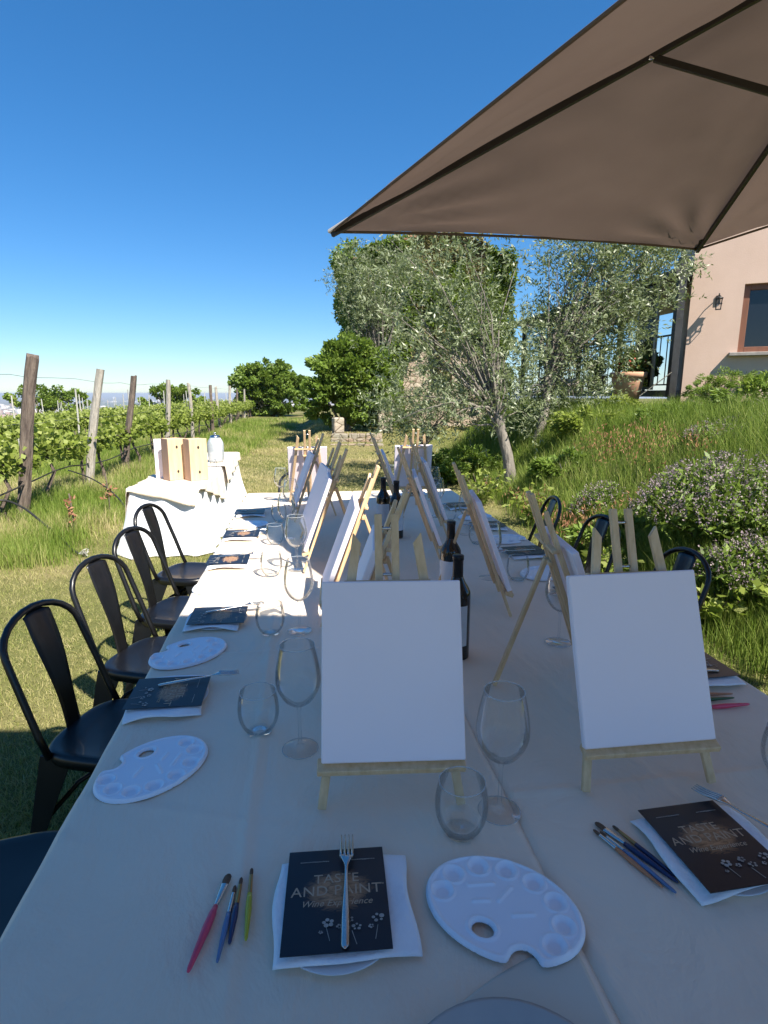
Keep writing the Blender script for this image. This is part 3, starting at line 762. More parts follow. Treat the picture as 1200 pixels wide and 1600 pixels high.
def make_wine(label):
    t = thing('wine_glass', (0, 0, 0), 0, label, 'wine glass', 'empty stemmed wine glasses', 1.03)
    MB().lathe(wall(bowl_prof, .0010), 40).build('bowl', M['glass'], t, True)
    MB().tube([(.0342*math.cos(k*math.pi/20), .0342*math.sin(k*math.pi/20), .2325) for k in range(41)], .0009, 6, False).build('rim', M['rim'], t, True)
    MB().tube([(.0370*math.cos(k*math.pi/20), .0370*math.sin(k*math.pi/20), .0012) for k in range(41)], .0008, 6, False).build('foot_rim', M['rim'], t, True)
    MB().lathe([(.0005, .0), (.0365, .0), (.0375, .001), (.0365, .0018), (.020, .0030), (.007, .0062), (.0040, .013), (.0034, .05), (.0036, .085), (.0055, .097), (.0015, .100)], 36).build('stem', M['glass'], t, True)
    return t
TUM = [(.252, .846, 'tumbler at the right foot of the front left easel'), (-.118, 1.205, 'nearest tumbler on the left side, in shade'),
       (-.122, 1.755, 'second tumbler on the left side, at the edge of the sun'), (-.150, 2.36, 'third left tumbler, on the sunlit cloth'),
       (-.158, 2.89, 'fourth left tumbler, on the sunlit cloth'), (-.16, 3.42, 'fifth left tumbler, inside the far shadow'),
       (.935, .905, 'tumbler cut by the right edge of the photo'), (.86, 1.62, 'nearest right side tumbler behind the leaning easel'),
       (.85, 2.16, 'second right side tumbler between two leaning easels'), (.86, 2.75, 'third right side tumbler in shade'), (.85, 3.30, 'fourth right side tumbler in shade'),
       (-.12, 4.16, 'tumbler at the far left corner of the table'), (.95, 4.12, 'tumbler at the far right corner of the table')]
WIN = [(.335, .885, 'big wine glass beside the seam of the cloths, nearest of all'), (-.026, 1.125, 'wine glass half behind the front left canvas'),
       (-.030, 1.76, 'second left wine glass, seen against the sunlit cloth'), (-.045, 2.42, 'third left wine glass by the sunlit easel foot'),
       (-.10, 2.98, 'fourth left wine glass, tall among the small ones'), (-.09, 3.50, 'fifth left wine glass before the far left canvas'),
       (.755, 1.56, 'right side wine glass whose foot shows left of the right canvas'), (.74, 2.20, 'second right side wine glass behind the leaning easels'),
       (.86, 2.95, 'third right side wine glass in shade'), (.80, 3.42, 'fourth right side wine glass, far and shaded'),
       (-.17, 4.06, 'wine glass at the far left end, before the far chair'), (.62, 4.12, 'wine glass at the far right end'), (.90, 3.95, 'wine glass nearest the far right corner')]
g0 = None
for x, y, lb in TUM:
    if g0 is None: g0 = make_tumbler(lb); g0.location = (x, y, TZ+.002)
    else: dup(g0, (x, y, TZ+.002), label=lb)
g0 = None
for x, y, lb in WIN:
    if g0 is None: g0 = make_wine(lb); g0.location = (x, y, TZ+.002)
    else: dup(g0, (x, y, TZ+.002), label=lb)
def make_bottle(label):
    t = thing('wine_bottle', (0, 0, 0), 0, label, 'wine bottle', 'dark wine bottles along the middle of the tables')
    pr = curve([(.030, .001), (.0365, .004), (.0375, .012), (.0375, .10), (.0375, .185), (.034, .205), (.022, .226), (.0150, .243)], 4)
    MB().lathe([(.0005, .012), (.02, .003)] + pr, 40).build('body', M['blackbottle'], t, True)
    MB().lathe([(.0152, .240), (.0150, .245), (.0146, .290), (.0160, .291), (.0160, .303), (.0145, .305), (.0005, .305)], 32).build('capsule', M['capsule'], t, True)
    n = 26; V = []; zz = (.045, .165)
    for z in zz:
        for k in range(n+1):
            a = R(-250) + R(215)*k/n; V.append((.0379*math.cos(a), .0379*math.sin(a), z))
    MB().add(V, [(k, k+1, n+2+k, n+1+k) for k in range(n)]).build('label', M['label'], t, True)
    return t
BOT = [(.420, 1.515, R(-20), 'nearest wine bottle, mostly hidden by the front left canvas'), (.510, 1.945, R(25), 'second wine bottle, its neck just right of centre'),
       (.418, 3.05, R(0), 'far wine bottle with a tall white label beside the bright slat'), (.47, 2.93, R(150), 'far wine bottle on the right of the pair, label turned away')]
b0 = None
for x, y, rz, lb in BOT:
    if b0 is None: b0 = make_bottle(lb); b0.location = (x, y, TZ+.002); b0.rotation_euler[2] = rz
    else: dup(b0, (x, y, TZ+.002), rz, lb)

# ================================================================== METAL CHAIRS
def superring(hw, hd, z, n=48, p=4.5, cy=0):
    o = []
    for k in range(n):
        a = 2*math.pi*k/n; c_, s_ = math.cos(a), math.sin(a)
        o.append((hw*math.copysign(abs(c_)**(2/p), c_), cy+hd*math.copysign(abs(s_)**(2/p), s_), z))
    return o
def make_chair(label, group):
    t = thing('metal_chair', (0, 0, 0), 0, label, 'chair', group, .97); bm_ = M['black_metal']
    n = 48; rings = [(.178, .172, .405), (.184, .178, .418), (.184, .178, .438), (.178, .172, .447), (.168, .162, .449), (.15, .145, .445), (.09, .085, .441), (.02, .02, .440)]
    V = []
    for r in rings: V += superring(r[0], r[1], r[2], n, 3.4)
    F = [(i*n+k, i*n+(k+1) % n, (i+1)*n+(k+1) % n, (i+1)*n+k) for i in range(len(rings)-1) for k in range(n)] + [tuple((len(rings)-1)*n+k for k in range(n))]
    MB().add(V, F).build('seat', bm_, t, True)
    for sx in (-1, 1):
        for sy in (-1, 1):
            m = MB(); th = .003
            top = Vector((sx*.166, sy*.160, .43)); bot = Vector((sx*.215, sy*(.215 if sy > 0 else .235), 0)); V = []
            for q in (0, .25, .55, 1):
                p = top.lerp(bot, q); wd = .085*(1-q)**1.2 + .026
                a, b_, c_ = p+Vector((-sx*wd, 0, 0)), p, p+Vector((0, -sy*wd, 0))
                a2, b2, c2 = a+Vector((0, -sy*th, 0)), p+Vector((-sx*th, -sy*th, 0)), c_+Vector((-sx*th, 0, 0))
                V += [a, b_, c_, c2, b2, a2]
            F = [(i*6+k, i*6+(k+1) % 6, (i+1)*6+(k+1) % 6, (i+1)*6+k) for i in range(3) for k in range(6)] + [tuple(range(6)), tuple(18+k for k in range(6))]
            m.add(V, F); m.build('leg', bm_, t)
    # arched under-seat braces
    for s in (-1, 1):
        pts = [Vector((-.19, -.20*s, .16)), Vector((-.10, -.09*s, .30)), Vector((0, 0, .345)), Vector((.10, .09*s, .30)), Vector((.19, .20*s, .16))]
        cc = [];
        for i in range(4):
            for q in range(6): cc.append(pts[i].lerp(pts[i+1], q/6))
        MB().tube(cc+[pts[-1]], .008, 8).build('brace', bm_, t, True)
    # hoop
    pts = [(-.172, -.120, .43), (-.172, -.150, .50), (-.170, -.185, .60), (-.166, -.222, .70)]
    for k in range(0, 13):
        a = math.pi*k/12; pts.append((-.164*math.cos(a), -.238-.034*math.sin(a), .745+.112*math.sin(a)))
    pts += [(.166, -.222, .70), (.170, -.185, .60), (.172, -.150, .50), (.172, -.120, .43)]
    MB().tube(pts, .0115, 10).build('back_hoop', bm_, t, True)
    # central slat, wide at the top and pressed with a shallow rib
    V = []; ny = 20
    for q in [i/ny for i in range(ny+1)]:
        z = .435 + .412*q; y = -.168 - .095*q - .012*math.sin(q*math.pi)*-1; wd = .032 + .024*ss((q-.15)/.7)
        for u in (-1, -.6, 0, .6, 1): V.append((u*wd, y - .014*(1-u*u)*q + (.004 if abs(u) == .6 else 0), z if q < 1 else z - .012*u*u))
    F = [(i*5+k, i*5+k+1, (i+1)*5+k+1, (i+1)*5+k) for i in range(ny) for k in range(4)]
    o = MB().add(V, F).build('back_slat', bm_, t, True); md = o.modifiers.new('thickness', 'SOLIDIFY'); md.thickness = .003
    return t
CH = [(-.700, 1.16, -80, 'chair seat cut off by the lower left corner of the photo'),
      (-.625, 1.80, -108, 'black metal chair nearest the camera on the left, back cut by the photo edge'),
      (-.635, 2.345, -112, 'second black metal chair on the left, palette tip reaching over its seat'),
      (-.635, 2.87, -110, 'third black metal chair on the left, in full sun'),
      (-.715, 3.52, -108, 'fourth black metal chair on the left, before the white draped side table'),
      (1.49, 1.48, 86, 'black metal chair right of the front right canvas'),
      (1.40, 2.22, 92, 'black metal chair behind the stick tops of the front right easel'),
      (1.40, 2.92, 97, 'black metal chair seen right of the leaning right easel'),
      (1.36, 3.55, 84, 'farthest chair on the right side, by the olive trunk'),
      (-.08, 4.82, 176, 'chair at the far left end of the table'), (.98, 4.80, 187, 'chair at the far right end of the table')]
ch0 = None
for x, y, a, lb in CH:
    z = float(height(x, y))
    if ch0 is None: ch0 = make_chair(lb, 'black metal chairs round the table'); ch0.location = (x, y, z+.002); ch0.rotation_euler[2] = R(a)
    else: dup(ch0, (x, y, z+.002), R(a), lb)

# ================================================================== SIDE TABLE
def side_table():
    x0, x1, y0, y1, zt = -1.60, -1.00, 5.50, 8.85, .63
    t = thing('folding_table', ((x0+x1)/2, (y0+y1)/2, -.05), 0, 'long side table by the vines, hidden under a white cloth', 'table')
    hx, hy = (x1-x0)/2, (y1-y0)/2
    MB().box((0, 0, zt+.05-.02), (hx*2-.01, hy*2-.01, .03), bev=.004).build('tabletop', M['woodbox'], t)
    for sx in (-1, 1):
        for sy in (-1, 1): MB().tube([(sx*(hx-.06), sy*(hy-.2), zt+.02), (sx*(hx-.06), sy*(hy-.12), 0)], .014, 8).build('leg', M['dark_metal'], t, True)
    # floor length white cloth with pleats
    per = []; n = 420; Lx, Ly = x1-x0, y1-y0; L = 2*(Lx+Ly)
    for k in range(n):
        s = L*k/n
        if s < Lx: per.append((x0+s, y0, 0, -1, s))
        elif s < Lx+Ly: per.append((x1, y0+s-Lx, 1, 0, s))
        elif s < 2*Lx+Ly: per.append((x1-(s-Lx-Ly), y1, 0, 1, s))
        else: per.append((x0, y1-(s-2*Lx-Ly), -1, 0, s))
    V = []; rows = 16
    for j in range(rows+1):
        q = j/rows
        for (x, y, nx, ny, s) in per:
            pl = (math.sin(s*21+1.5*math.sin(s*3))+.5*math.sin(s*47+1))*.020*q**.7
            fl = .016*min(1, q*8) + .10*q*q + (.05*q if (abs(x-x0) < .05 and abs(y-y0) < .3) else 0)
            gz = float(height(x, y))+.012
            V.append((x+nx*(fl+pl), y+ny*(fl+pl), (zt+.004)*(1-q)+q*gz if j else zt+.004))
    F = [(j*n+k, j*n+(k+1) % n, (j+1)*n+(k+1) % n, (j+1)*n+k) for j in range(rows) for k in range(n)]; F.append(tuple(range(n)))
    o = MB().add(V, [f[::-1] for f in F]).build('floor_length_cloth', M['whitecloth'], None, True)
    autosmooth(o, 50)
    tag(o, 'white floor length cloth falling in pleats round the side table', 'tablecloth')
    # cream overlay, turned so its corners hang over the edges
    def over(cx, cy, sx, sy, ang, z, nm, lb):
        N = 60; V = []; c_, s_ = math.cos(ang), math.sin(ang)
        for j in range(N+1):
            for i in range(N+1):
                a, b = (i/N-.5)*sx, (j/N-.5)*sy; x = cx+a*c_-b*s_; y = cy+a*s_+b*c_
                dx = max(x0-.02-x, x-x1-.02, 0); dy = max(y0-.02-y, y-y1, 0)
                X = min(max(x, x0-.02), x1+.02); Y = max(y, y0-.02)
                if dx: X += math.copysign(.012+.10*dx+.02*math.sin(y*16), x-cx)
                if dy: Y -= .016+.12*dy - .02*math.sin(x*18)*min(1, dy*5)
                V.append((X, Y, z - .97*(dx+dy) + .003*math.sin(7*x+9*y)))
        F = [(j*(N+1)+i, j*(N+1)+i+1, (j+1)*(N+1)+i+1, (j+1)*(N+1)+i) for j in range(N) for i in range(N)]
        o = MB().add(V, F).build(nm, M['cloth'], None, True); md = o.modifiers.new('thickness', 'SOLIDIFY'); md.thickness = .002
        tag(o, lb, 'tablecloth')
    over(-1.30, 6.15, .98, 1.50, R(-15), zt+.012, 'overlay_cloth', 'cream overlay cloth with a corner hanging over the near end of the side table')
    over(-1.29, 7.95, .98, 1.7, R(5), zt+.018, 'overlay_cloth', 'cream overlay cloth on the far half of the side table under the glass jar')
    return zt+.017
sz = side_table()
def wooden_box(x, y, rz, label):
    t = thing('wooden_box', (x, y, sz), rz, label, 'box', 'upright wooden wine boxes on the side table')
    w_, d_, h_ = .185, .14, .415
    m = MB().box((0, -d_/2, h_/2), (w_, .010, h_), bev=.002); m.build('front_panel', M['woodbox'], t)
    for s in (-1, 1): MB().box((s*(w_/2-.004), 0, h_/2), (.009, d_-.012, h_-.002), bev=.0015).build('side_panel', M['boxshade'], t)
    MB().box((0, d_/2-.004, h_/2), (w_-.02, .008, h_-.002)).build('back_panel', M['woodbox'], t)
    for z in (.006, h_-.008): MB().box((0, 0, z), (w_-.02, d_-.02, .008)).build('end_panel', M['woodbox'], t)
    for z in (.085, h_-.085):
        m = MB(); n = 16
        m.add([(.012*math.cos(2*math.pi*k/n)*1, -d_/2-.0056, z+.012*math.sin(2*math.pi*k/n)*1.3) for k in range(n)], [tuple(range(n))]); m.build('rope_hole', M['darkhole'], t)
wooden_box(-1.31, 6.05, R(40), 'upright pale wooden wine box, left of the two')
wooden_box(-1.085, 5.98, R(36), 'upright pale wooden wine box, right of the two, beside the glass jar')
o = MB().box((0, 0, .20), (.09, .03, .40), bev=.003).build('white_box', M['canvas']); o.location = (-1.475, 6.16, sz); o.rotation_euler[2] = R(20)
tag(o, 'narrow white upright box at the left end of the wooden boxes', 'box')
t = thing('glass_dispenser', (-1.11, 7.52, sz), 0, 'lidded glass drinks jar at the far end of the side table', 'drinks jar')
MB().lathe(wall(curve([(.001, .004), (.07, .004), (.095, .03), (.102, .14), (.098, .24), (.07, .30), (.055, .315)], 5), .003), 36).build('jar', M['frosted'], t, True)
MB().lathe([(.001, .012), (.066, .012), (.090, .035), (.096, .14), (.094, .20), (.001, .20)], 32).build('water', M['frosted'], t, True)
MB().lathe([(.062, .310), (.062, .325), (.05, .338), (.014, .345), (.012, .352), (.018, .362), (.012, .375), (.001, .377)], 32).build('lid', M['steel'], t, True)
MB().tube([(0, -.096, .04), (0, -.13, .04), (0, -.135, .025)], .009, 8).build('tap', M['steel'], t, True)
for x, y, lb in ((-1.22, 6.95, 'small tumbler on the side table, left one before the jar'), (-1.05, 6.90, 'small tumbler on the side table, right one before the jar')):
    o = dup(next(c for c in C.objects if c.name == 'tumbler'), (x, y, sz), label=lb); o.scale = (.85, .85, .85)

# ================================================================== PARASOLS
def make_parasol(A, B, L, apex_h, label, back=None, extras=True):
    """A, B: the two far corners (world); the square runs back from them by L"""
    A, B = Vector(A), Vector(B); ab = B-A; h = Vector((ab.x, ab.y, 0)).normalized(); back = Vector(back) if back else Vector((h.y, -h.x, 0))
    D_, C_ = B+back*L, A+back*L; corners = [A, B, D_, C_]; cen = (A+B+C_+D_)/4; apex = cen+Vector((0, 0, apex_h))
    gz = float(height(cen.x, cen.y)); base = Vector((cen.x, cen.y, gz))
    t = thing('parasol', base, 0, label, 'parasol'); loc = lambda p: Vector(p)-base
    V, F = [], []; N = 40
    g = np.random.default_rng(5)
    for e in range(4):
        P_, Q = corners[e], corners[(e+1) % 4]; k0 = len(V); mid = (P_+Q)/2; inn = (cen-mid).normalized()
        nrm = (P_-apex).cross(Q-apex).normalized()
        if nrm.z < 0: nrm = -nrm
        for j in range(N+1):
            r = j/N
            for i in range(N+1):
                u = i/N; edge = P_.lerp(Q, u) + inn*(.014*4*u*(1-u))*r + Vector((0, 0, .015*4*u*(1-u)))
                p = apex.lerp(edge, r)
                sag = .050*4*u*(1-u)*math.sin(r*math.pi)**.8
                # tension folds gathering at the corners
                ca = math.exp(-((u/.16)**2)) + math.exp(-(((1-u)/.16)**2)); wv = 0
                for dc, dirn in ((math.hypot(u, (1-r)*1.2), math.atan2((1-r)*1.2, u+1e-6)), (math.hypot(1-u, (1-r)*1.2), math.atan2((1-r)*1.2, 1-u+1e-6))):
                    wv += .013*math.sin(dirn*12+e*2)*math.exp(-((dc-.16)/.17)**2)*min(1, r*2)
                wv += .022*(float(fbm(u*5+e*3, r*6))-.5)*min(1, 4*u*(1-u)*2)
                V.append(loc(p - nrm*(sag) + nrm*wv))
        for j in range(N):
            for i in range(N):
                a = k0+j*(N+1)+i; F.append((a, a+N+1, a+N+2, a+1) if j else (a, a+N+1, a+N+2))
    o = MB().add(V, F).build('canopy', M['fabric'], t, True)
    # hem
    m = MB()
    for e in range(4):
        P_, Q = corners[e], corners[(e+1) % 4]; mid = (P_+Q)/2; inn = (cen-mid).normalized()
        pts = [loc(P_.lerp(Q, u/24) + inn*(.014*4*(u/24)*(1-u/24)) + Vector((0, 0, .015*4*(u/24)*(1-u/24)-.006))) for u in range(25)]
        m.tube(pts, .006, 6)
    m.build('hem', M['fabric'], t, True)
    hub = apex - Vector((0, 0, .03)); slider = Vector((cen.x, cen.y, apex.z-.62))
    for e in range(4):
        cnr = corners[e]; m = MB().bar(loc(hub), loc(cnr - Vector((0, 0, .016))), .018, .026, up=(0, 0, 1), bev=.002); m.build('rib', M['dark_metal'], t)
        jn = hub.lerp(cnr, .36) - Vector((0, 0, .018)); MB().bar(loc(slider), loc(jn), .014, .022, bev=.002).build('strut', M['dark_metal'], t)
        MB().tube([loc(jn)+Vector((-.02, 0, .0)), loc(jn)+Vector((.02, 0, 0))], .006, 8).build('bolt', M['steel'], t, True)
        cd = (cnr-hub).normalized()
        cap = MB().bar(loc(cnr - cd*.10 + Vector((0, 0, .004))), loc(cnr + cd*.012 + Vector((0, 0, -.004))), .034, .016, bev=.004); cap.build('corner_pocket', M['greyplate'] if e == 0 else M['dark_metal'], t)
    MB().lathe([(.001, .03), (.05, .03), (.055, 0), (.055, -.08), (.03, -.10), (.022, -.10)], 24, tuple(loc(apex-Vector((0, 0, .03))))).build('hub', M['dark_metal'], t, True)
    MB().lathe([(.023, .05), (.045, .04), (.045, -.04), (.023, -.05)], 24, tuple(loc(slider))).build('slider', M['dark_metal'], t, True)
    MB().lathe([(.022, 0), (.022, apex.z-gz-.05)], 24).build('pole', M['dark_metal'], t, True)
    MB().box((0, 0, .04), (.55, .55, .08), bev=.015).build('base', M['sillstone'], t)
    if extras:
        p0 = B.lerp(D_, .22) + Vector((-.10, 0, .02)); pts = [loc(p0 + Vector((.012*math.sin(k*1.3), .05*math.sin(k*.7), -.030*k+.10))) for k in range(12)]
        MB().tube(pts, .004, 6).build('tie_strap', M['dark_metal'], t, True)
    return t
PA = make_parasol((.145, 2.725, 2.20), (2.36, 3.396, 2.35), 3.0, .50, 'large brown parasol over the table, its pale capped corner pointing left', back=(.353, -.935, .067))
PB = make_parasol((-.95, .50, 3.02), (2.55, .02, 3.02), 3.4, .55, 'second brown parasol standing behind the camera, known by its shadow on the near table', extras=False)
# ================================================================== VINEYARD
def Hz(x, y): return float(height(x, y))
def make_post(h, r, mat, kind):
    m = MB(); n = 9; rows = 10; V = []; g = random.Random(kind)
    for j in range(rows+1):
        q = j/rows
        for k in range(n):
            a = 2*math.pi*k/n; rr = r*(1+.10*math.sin(3*a+kind+q*2)+.06*g.uniform(-1, 1)); rr *= 1.05-.12*q
            V.append((rr*math.cos(a)+.012*math.sin(q*5+kind), rr*math.sin(a)+.010*math.cos(q*4+kind), q*h - .05 + (g.uniform(-.05, .02) if (j == rows and kind % 2) else 0)))
    F = [(i*n+k, i*n+(k+1) % n, (i+1)*n+(k+1) % n, (i+1)*n+k) for i in range(rows) for k in range(n)] + [tuple(rows*n+k for k in range(n))]
    me = m.add(V, F).mesh('post'); me.materials.append(mat); return me
RX = -3.40
posts = [(RX-.02, 7.35, 2.02, .070, 'weathered', 10.5, 'thick dark leaning post with a wire stub, nearest of the vineyard row'),
         (RX+.08, 9.31, 1.94, .060, 'greypost', 10.5, 'pale split topped post, second of the vineyard row'),
         (RX-.0, 11.52, 1.92, .058, 'weathered', 9, 'slim dark brown post, third of the vineyard row'),
         (RX, 15.1, 1.88, .06, 'greypost', 4, 'grey post left above the wooden boxes, fourth of the row'),
         (RX, 18.6, 1.86, .055, 'greypost', -1, 'grey post fifth of the vineyard row'),
         (RX+.1, 21.8, 1.85, .055, 'weathered', 1, 'brown post sixth of the vineyard row'),
         (RX-.1, 25.2, 1.85, .055, 'greypost', -2, 'grey post seventh of the vineyard row'),
         (RX, 28.0, 1.9, .06, 'greypost', 2, 'grey post eighth of the vineyard row'),
         (RX, 31.4, 1.8, .055, 'weathered', 0, 'brown post ninth of the vineyard row'),
         (RX, 35.0, 1.8, .055, 'greypost', 1, 'grey post tenth of the vineyard row'),
         (RX, 39.0, 1.8, .055, 'weathered', -1, 'small looking post near the far end of the row'),
         (RX, 43.5, 1.8, .055, 'greypost', -1, 'last post at the far end of the vineyard row')]
for i, (x, y, h, r, mt, tilt, lb) in enumerate(posts):
    o = bpy.data.objects.new('vineyard_post', make_post(h, r, M[mt], i+1)); C.objects.link(o)
    o.location = (x, y, Hz(x, y)); o.rotation_euler = (R(.8*math.sin(i)), R(tilt), i)
    o.rotation_euler = Quaternion((0, 1, 0), R(tilt)).to_euler()
    tag(o, lb, 'post', 'wooden posts of the near vine row')
# wires and hoses of the near row
for z, lb in ((1.72, 'top wire of the near vine row, twisted round the first post'), (1.15, 'middle wire of the near vine row'), (.80, 'lower wire of the near vine row')):
    pts = []; ys = [1.0, 4.2]+[p[1] for p in posts]
    for a, b in zip(ys, ys[1:]):
        for q in range(5): u = q/5; pts.append((RX+.06, a+(b-a)*u, z-.03*4*u*(1-u)+Hz(RX, a+(b-a)*u)))
    o = MB().tube(pts, .0028 if z > .9 else .004, 5).build('trellis_wire', M['wire'], None, True); tag(o, lb, 'wire', 'trellis wires of the near vine row')
pts = []
for q in range(60):
    y = 1.0+q*.55; pts.append((RX+.09, y, .44+.04*math.sin(y*1.7)+Hz(RX, y)))
o = MB().tube(pts, .010, 8).build('drip_hose', M['hose'], None, True); tag(o, 'black drip hose strung low along the near vine row', 'hose')
pts = [Vector(p) for p in ((-3.45, 6.4, .36), (-3.30, 6.7, .36), (-3.05, 6.6, .30), (-2.75, 6.35, .17), (-2.45, 6.05, .05), (-2.25, 5.75, .02), (-2.12, 5.55, .03))]
pp = curve([(p.x, p.y) for p in pts], 6); pz = curve([(p.z, 0) for p in pts], 6)
o = thing('loose_hose', (-2.12, 5.55, 0), 0, 'loose black hose drooping from the vines to the grass with a frayed pale end', 'hose')
MB().tube([(a[0]+2.12, a[1]-5.55, b[0]) for a, b in zip(pp, pz)], .012, 8).build('hose', M['hose'], o, True)
m = MB()
for k in range(12): m.tube([(0, 0, .03), (.03+.05*random.random(), -.05*random.random(), .03+.07*(random.random()-.3)), (.07+.06*random.random(), -.08*random.random(), .02+.09*(random.random()-.3))], .004, 5)
m.build('frayed_end', M['whitepost'], o)
pts = curve([(-3.3, 8.6), (-2.9, 8.3), (-2.55, 8.0), (-2.3, 7.7)], 6)
o = MB().tube([(x, y, .44-.42*(k/(len(pts)-1))**1.5) for k, (x, y) in enumerate(pts)], .009, 8).build('side_hose', M['hose'], None, True)
tag(o, 'thin black hose end curving down behind the farthest left chair', 'hose')
for x, y, h, lb in ((-2.45, 6.35, .48, 'thin rusty stake with withered leaves in the grass left of the chairs'), (-2.35, 7.2, .55, 'thin brown stake in the grass left of the side table')):
    t = thing('garden_stake', (x, y, Hz(x, y)), 0, lb, 'stake')
    MB().tube([(0, 0, -.03), (.01, 0, h*.5), (-.01, .01, h)], .008, 6).build('rod', M['weathered'], t, True)
    P_ = rng.normal(size=(40, 3))*[.03, .03, .06]+[0, 0, h*.62]; V, F = leaves(P_, rng.normal(size=(40, 3)), .06, .03)
    np_mesh('withered_leaves', V, F, M['redgrass'], rng.random(40), t)

# vines: trunk + foliage, five prototypes copied along the rows
def vine_proto(k, label):
    g = np.random.default_rng(50+k); t = thing('grapevine', (0, 0, 0), 0, label, 'grapevine', 'grapevines along the wires')
    m = MB(); bx = .05*math.sin(k*2); top = .74
    m.tube([(0, 0, -.03), (bx, .03, .22), (-bx, -.02, .45), (.02, 0, .65), (0, .0, top)], [.032, .026, .022, .020, .018], 7)
    m.tube([(0, 0, top-.02), (.01, .22, top+.04), (0, .50, top+.02)], [.016, .012, .008], 6); m.tube([(0, 0, top-.02), (.01, -.22, top+.03), (0, -.46, top+.02)], [.016, .012, .008], 6)
    m.build('trunk', M['vinebark'], t, True)
    P_, D_ = [], []
    for s in range(21):
        y0 = g.uniform(-.55, .55); h = g.uniform(.12, .50); ln = g.normal()*.14; n = 20
        q = g.random(n)**.8
        P_.append(np.stack([ln*q + g.normal(size=n)*.055, y0+g.normal(size=n)*.06+.1*g.normal()*q, top-.14+h*q+g.normal(size=n)*.03], -1)); D_.append(g.normal(size=(n, 3))*[1, 1, .6]+[0, 0, -.1])
    P_ = np.concatenate(P_); D_ = np.concatenate(D_); V, F = leaves(P_, D_, g.uniform(.06, .10, len(P_)), g.uniform(.05, .09, len(P_)), g)
    np_mesh('foliage', V, F, M['vineleaf'], np.clip(g.random(len(P_))*.7+.3*(P_[:, 2]-.7)/.4, 0, 1), t); return t
vlabels = ['bushy grapevine in the near row along the wires', 'leafy grapevine trained on the near row wires']
rows_ = [(RX, 4.9, 47, 1.06), (-6.0, 5, 48, 1.15), (-8.6, 7, 50, 1.2), (-11.2, 9, 52, 1.35), (-14, 12, 56, 1.6), (-17.5, 16, 60, 2.0), (-21.5, 20, 64, 2.4)]
protos = [vine_proto(k, 'grapevine with young bright leaves') for k in range(5)]; used = set(); cnt = 0
rg = random.Random(3); nm_ = ['near', 'second', 'third', 'fourth', 'fifth', 'sixth', 'seventh']
for ri, (x, ya, yb, st) in enumerate(rows_):
    y = ya
    while y < yb:
        k = rg.randrange(5); s = rg.uniform(.92, 1.12)
        lb = 'grapevine with young green leaves in the %s row from the table' % nm_[ri]
        if ri == 0 and cnt < 3:
            lb = ['grapevine clump growing round the foot of the thick leaning post', 'grapevine between the leaning post and the split topped post', 'grapevine just before the pale split topped post'][cnt] if False else lb
        px = x + rg.uniform(-.05, .05)
        if k not in used: o = protos[k]; used.add(k); o['label'] = lb; o.location = (px, y, Hz(px, y)); o.rotation_euler[2] = rg.choice((0, math.pi)); o.scale = (s, s, s)
        else: o = dup(protos[k], (px, y, Hz(px, y)), rg.choice((0, math.pi))+rg.uniform(-.1, .1), lb, s=s)
        o['group'] = 'grapevines of the %s row' % nm_[ri]
        cnt += 1; y += st*rg.uniform(.85, 1.15)
# posts of the rows further down the slope
wp = make_post(1.75, .022, M['whitepost'], 2); lastlab = []
for ri, (x, ya, yb, st) in enumerate(rows_[1:]):
    y = ya+1+ri*.7
    while y < yb:
        o = bpy.data.objects.new('trellis_post', wp); C.objects.link(o); o.location = (x+rg.uniform(-.1, .1), y, Hz(x, y)); o.rotation_euler = (R(rg.uniform(-3, 3)), R(rg.uniform(-3, 3)), rg.random()*6)
        tag(o, 'thin pale trellis post in the %s vine row down the slope' % nm_[ri+1], 'post', 'thin trellis posts of the %s vine row' % nm_[ri+1]); y += 5.2

# ================================================================== GRASS
def in_view(x, y, m=1.12):
    c_, s_ = math.cos(R(7.87)), math.sin(R(7.87)); X = x*c_-y*s_; Z = x*s_+y*c_
    return (Z > .6) & (np.abs(X) < Z*.70*m+.7)
def cell_ok(x, y):
    t = (x > -.38) & (x < 1.08) & (y > .3) & (y < 4.3)
    s = (x > -1.56) & (x < -1.02) & (y > 5.6) & (y < 8.8)
    h = (x > 6.4) & (y > 9.4)
    tw = (x > 1.6) & (x < 7.1) & (y > 20)
    return ~(t | s | h | tw)
def dryness(x, y):
    path = np.exp(-((x-(.2+.03*y))/(1.4+.02*y))**2)*np.clip((y-3.5)/3, 0, 1)
    return np.clip(fbm(x*.9+11, y*.9+5)*1.2-.25 + .45*path, 0, 1)
def tallness(x, y):
    """0 = mown, 1 = knee high"""
    left = ss((-x-1.75-.25*np.sin(y*1.3))/.6)*.8
    left = np.where(y > 5.2, np.maximum(left, ss((-x-1.75+(y-9)*.10)/.8)*.8), left*ss((y-5.1)/.8)*1.0)
    under = np.exp(-((x-RX)/.8)**2)*.3*(y > 5)
    b = ss((x-(2.05+.05*np.clip(y, 0, 12)+.42*np.maximum(y-12, 0)))/.5)
    b = b*np.where(y < 2.4, .35, 1)
    far = ss((y-15)/4)*ss((x+2.6)/-.6+.5)*.6
    return np.clip(np.maximum(np.maximum(left+under, b), far), 0, 1)
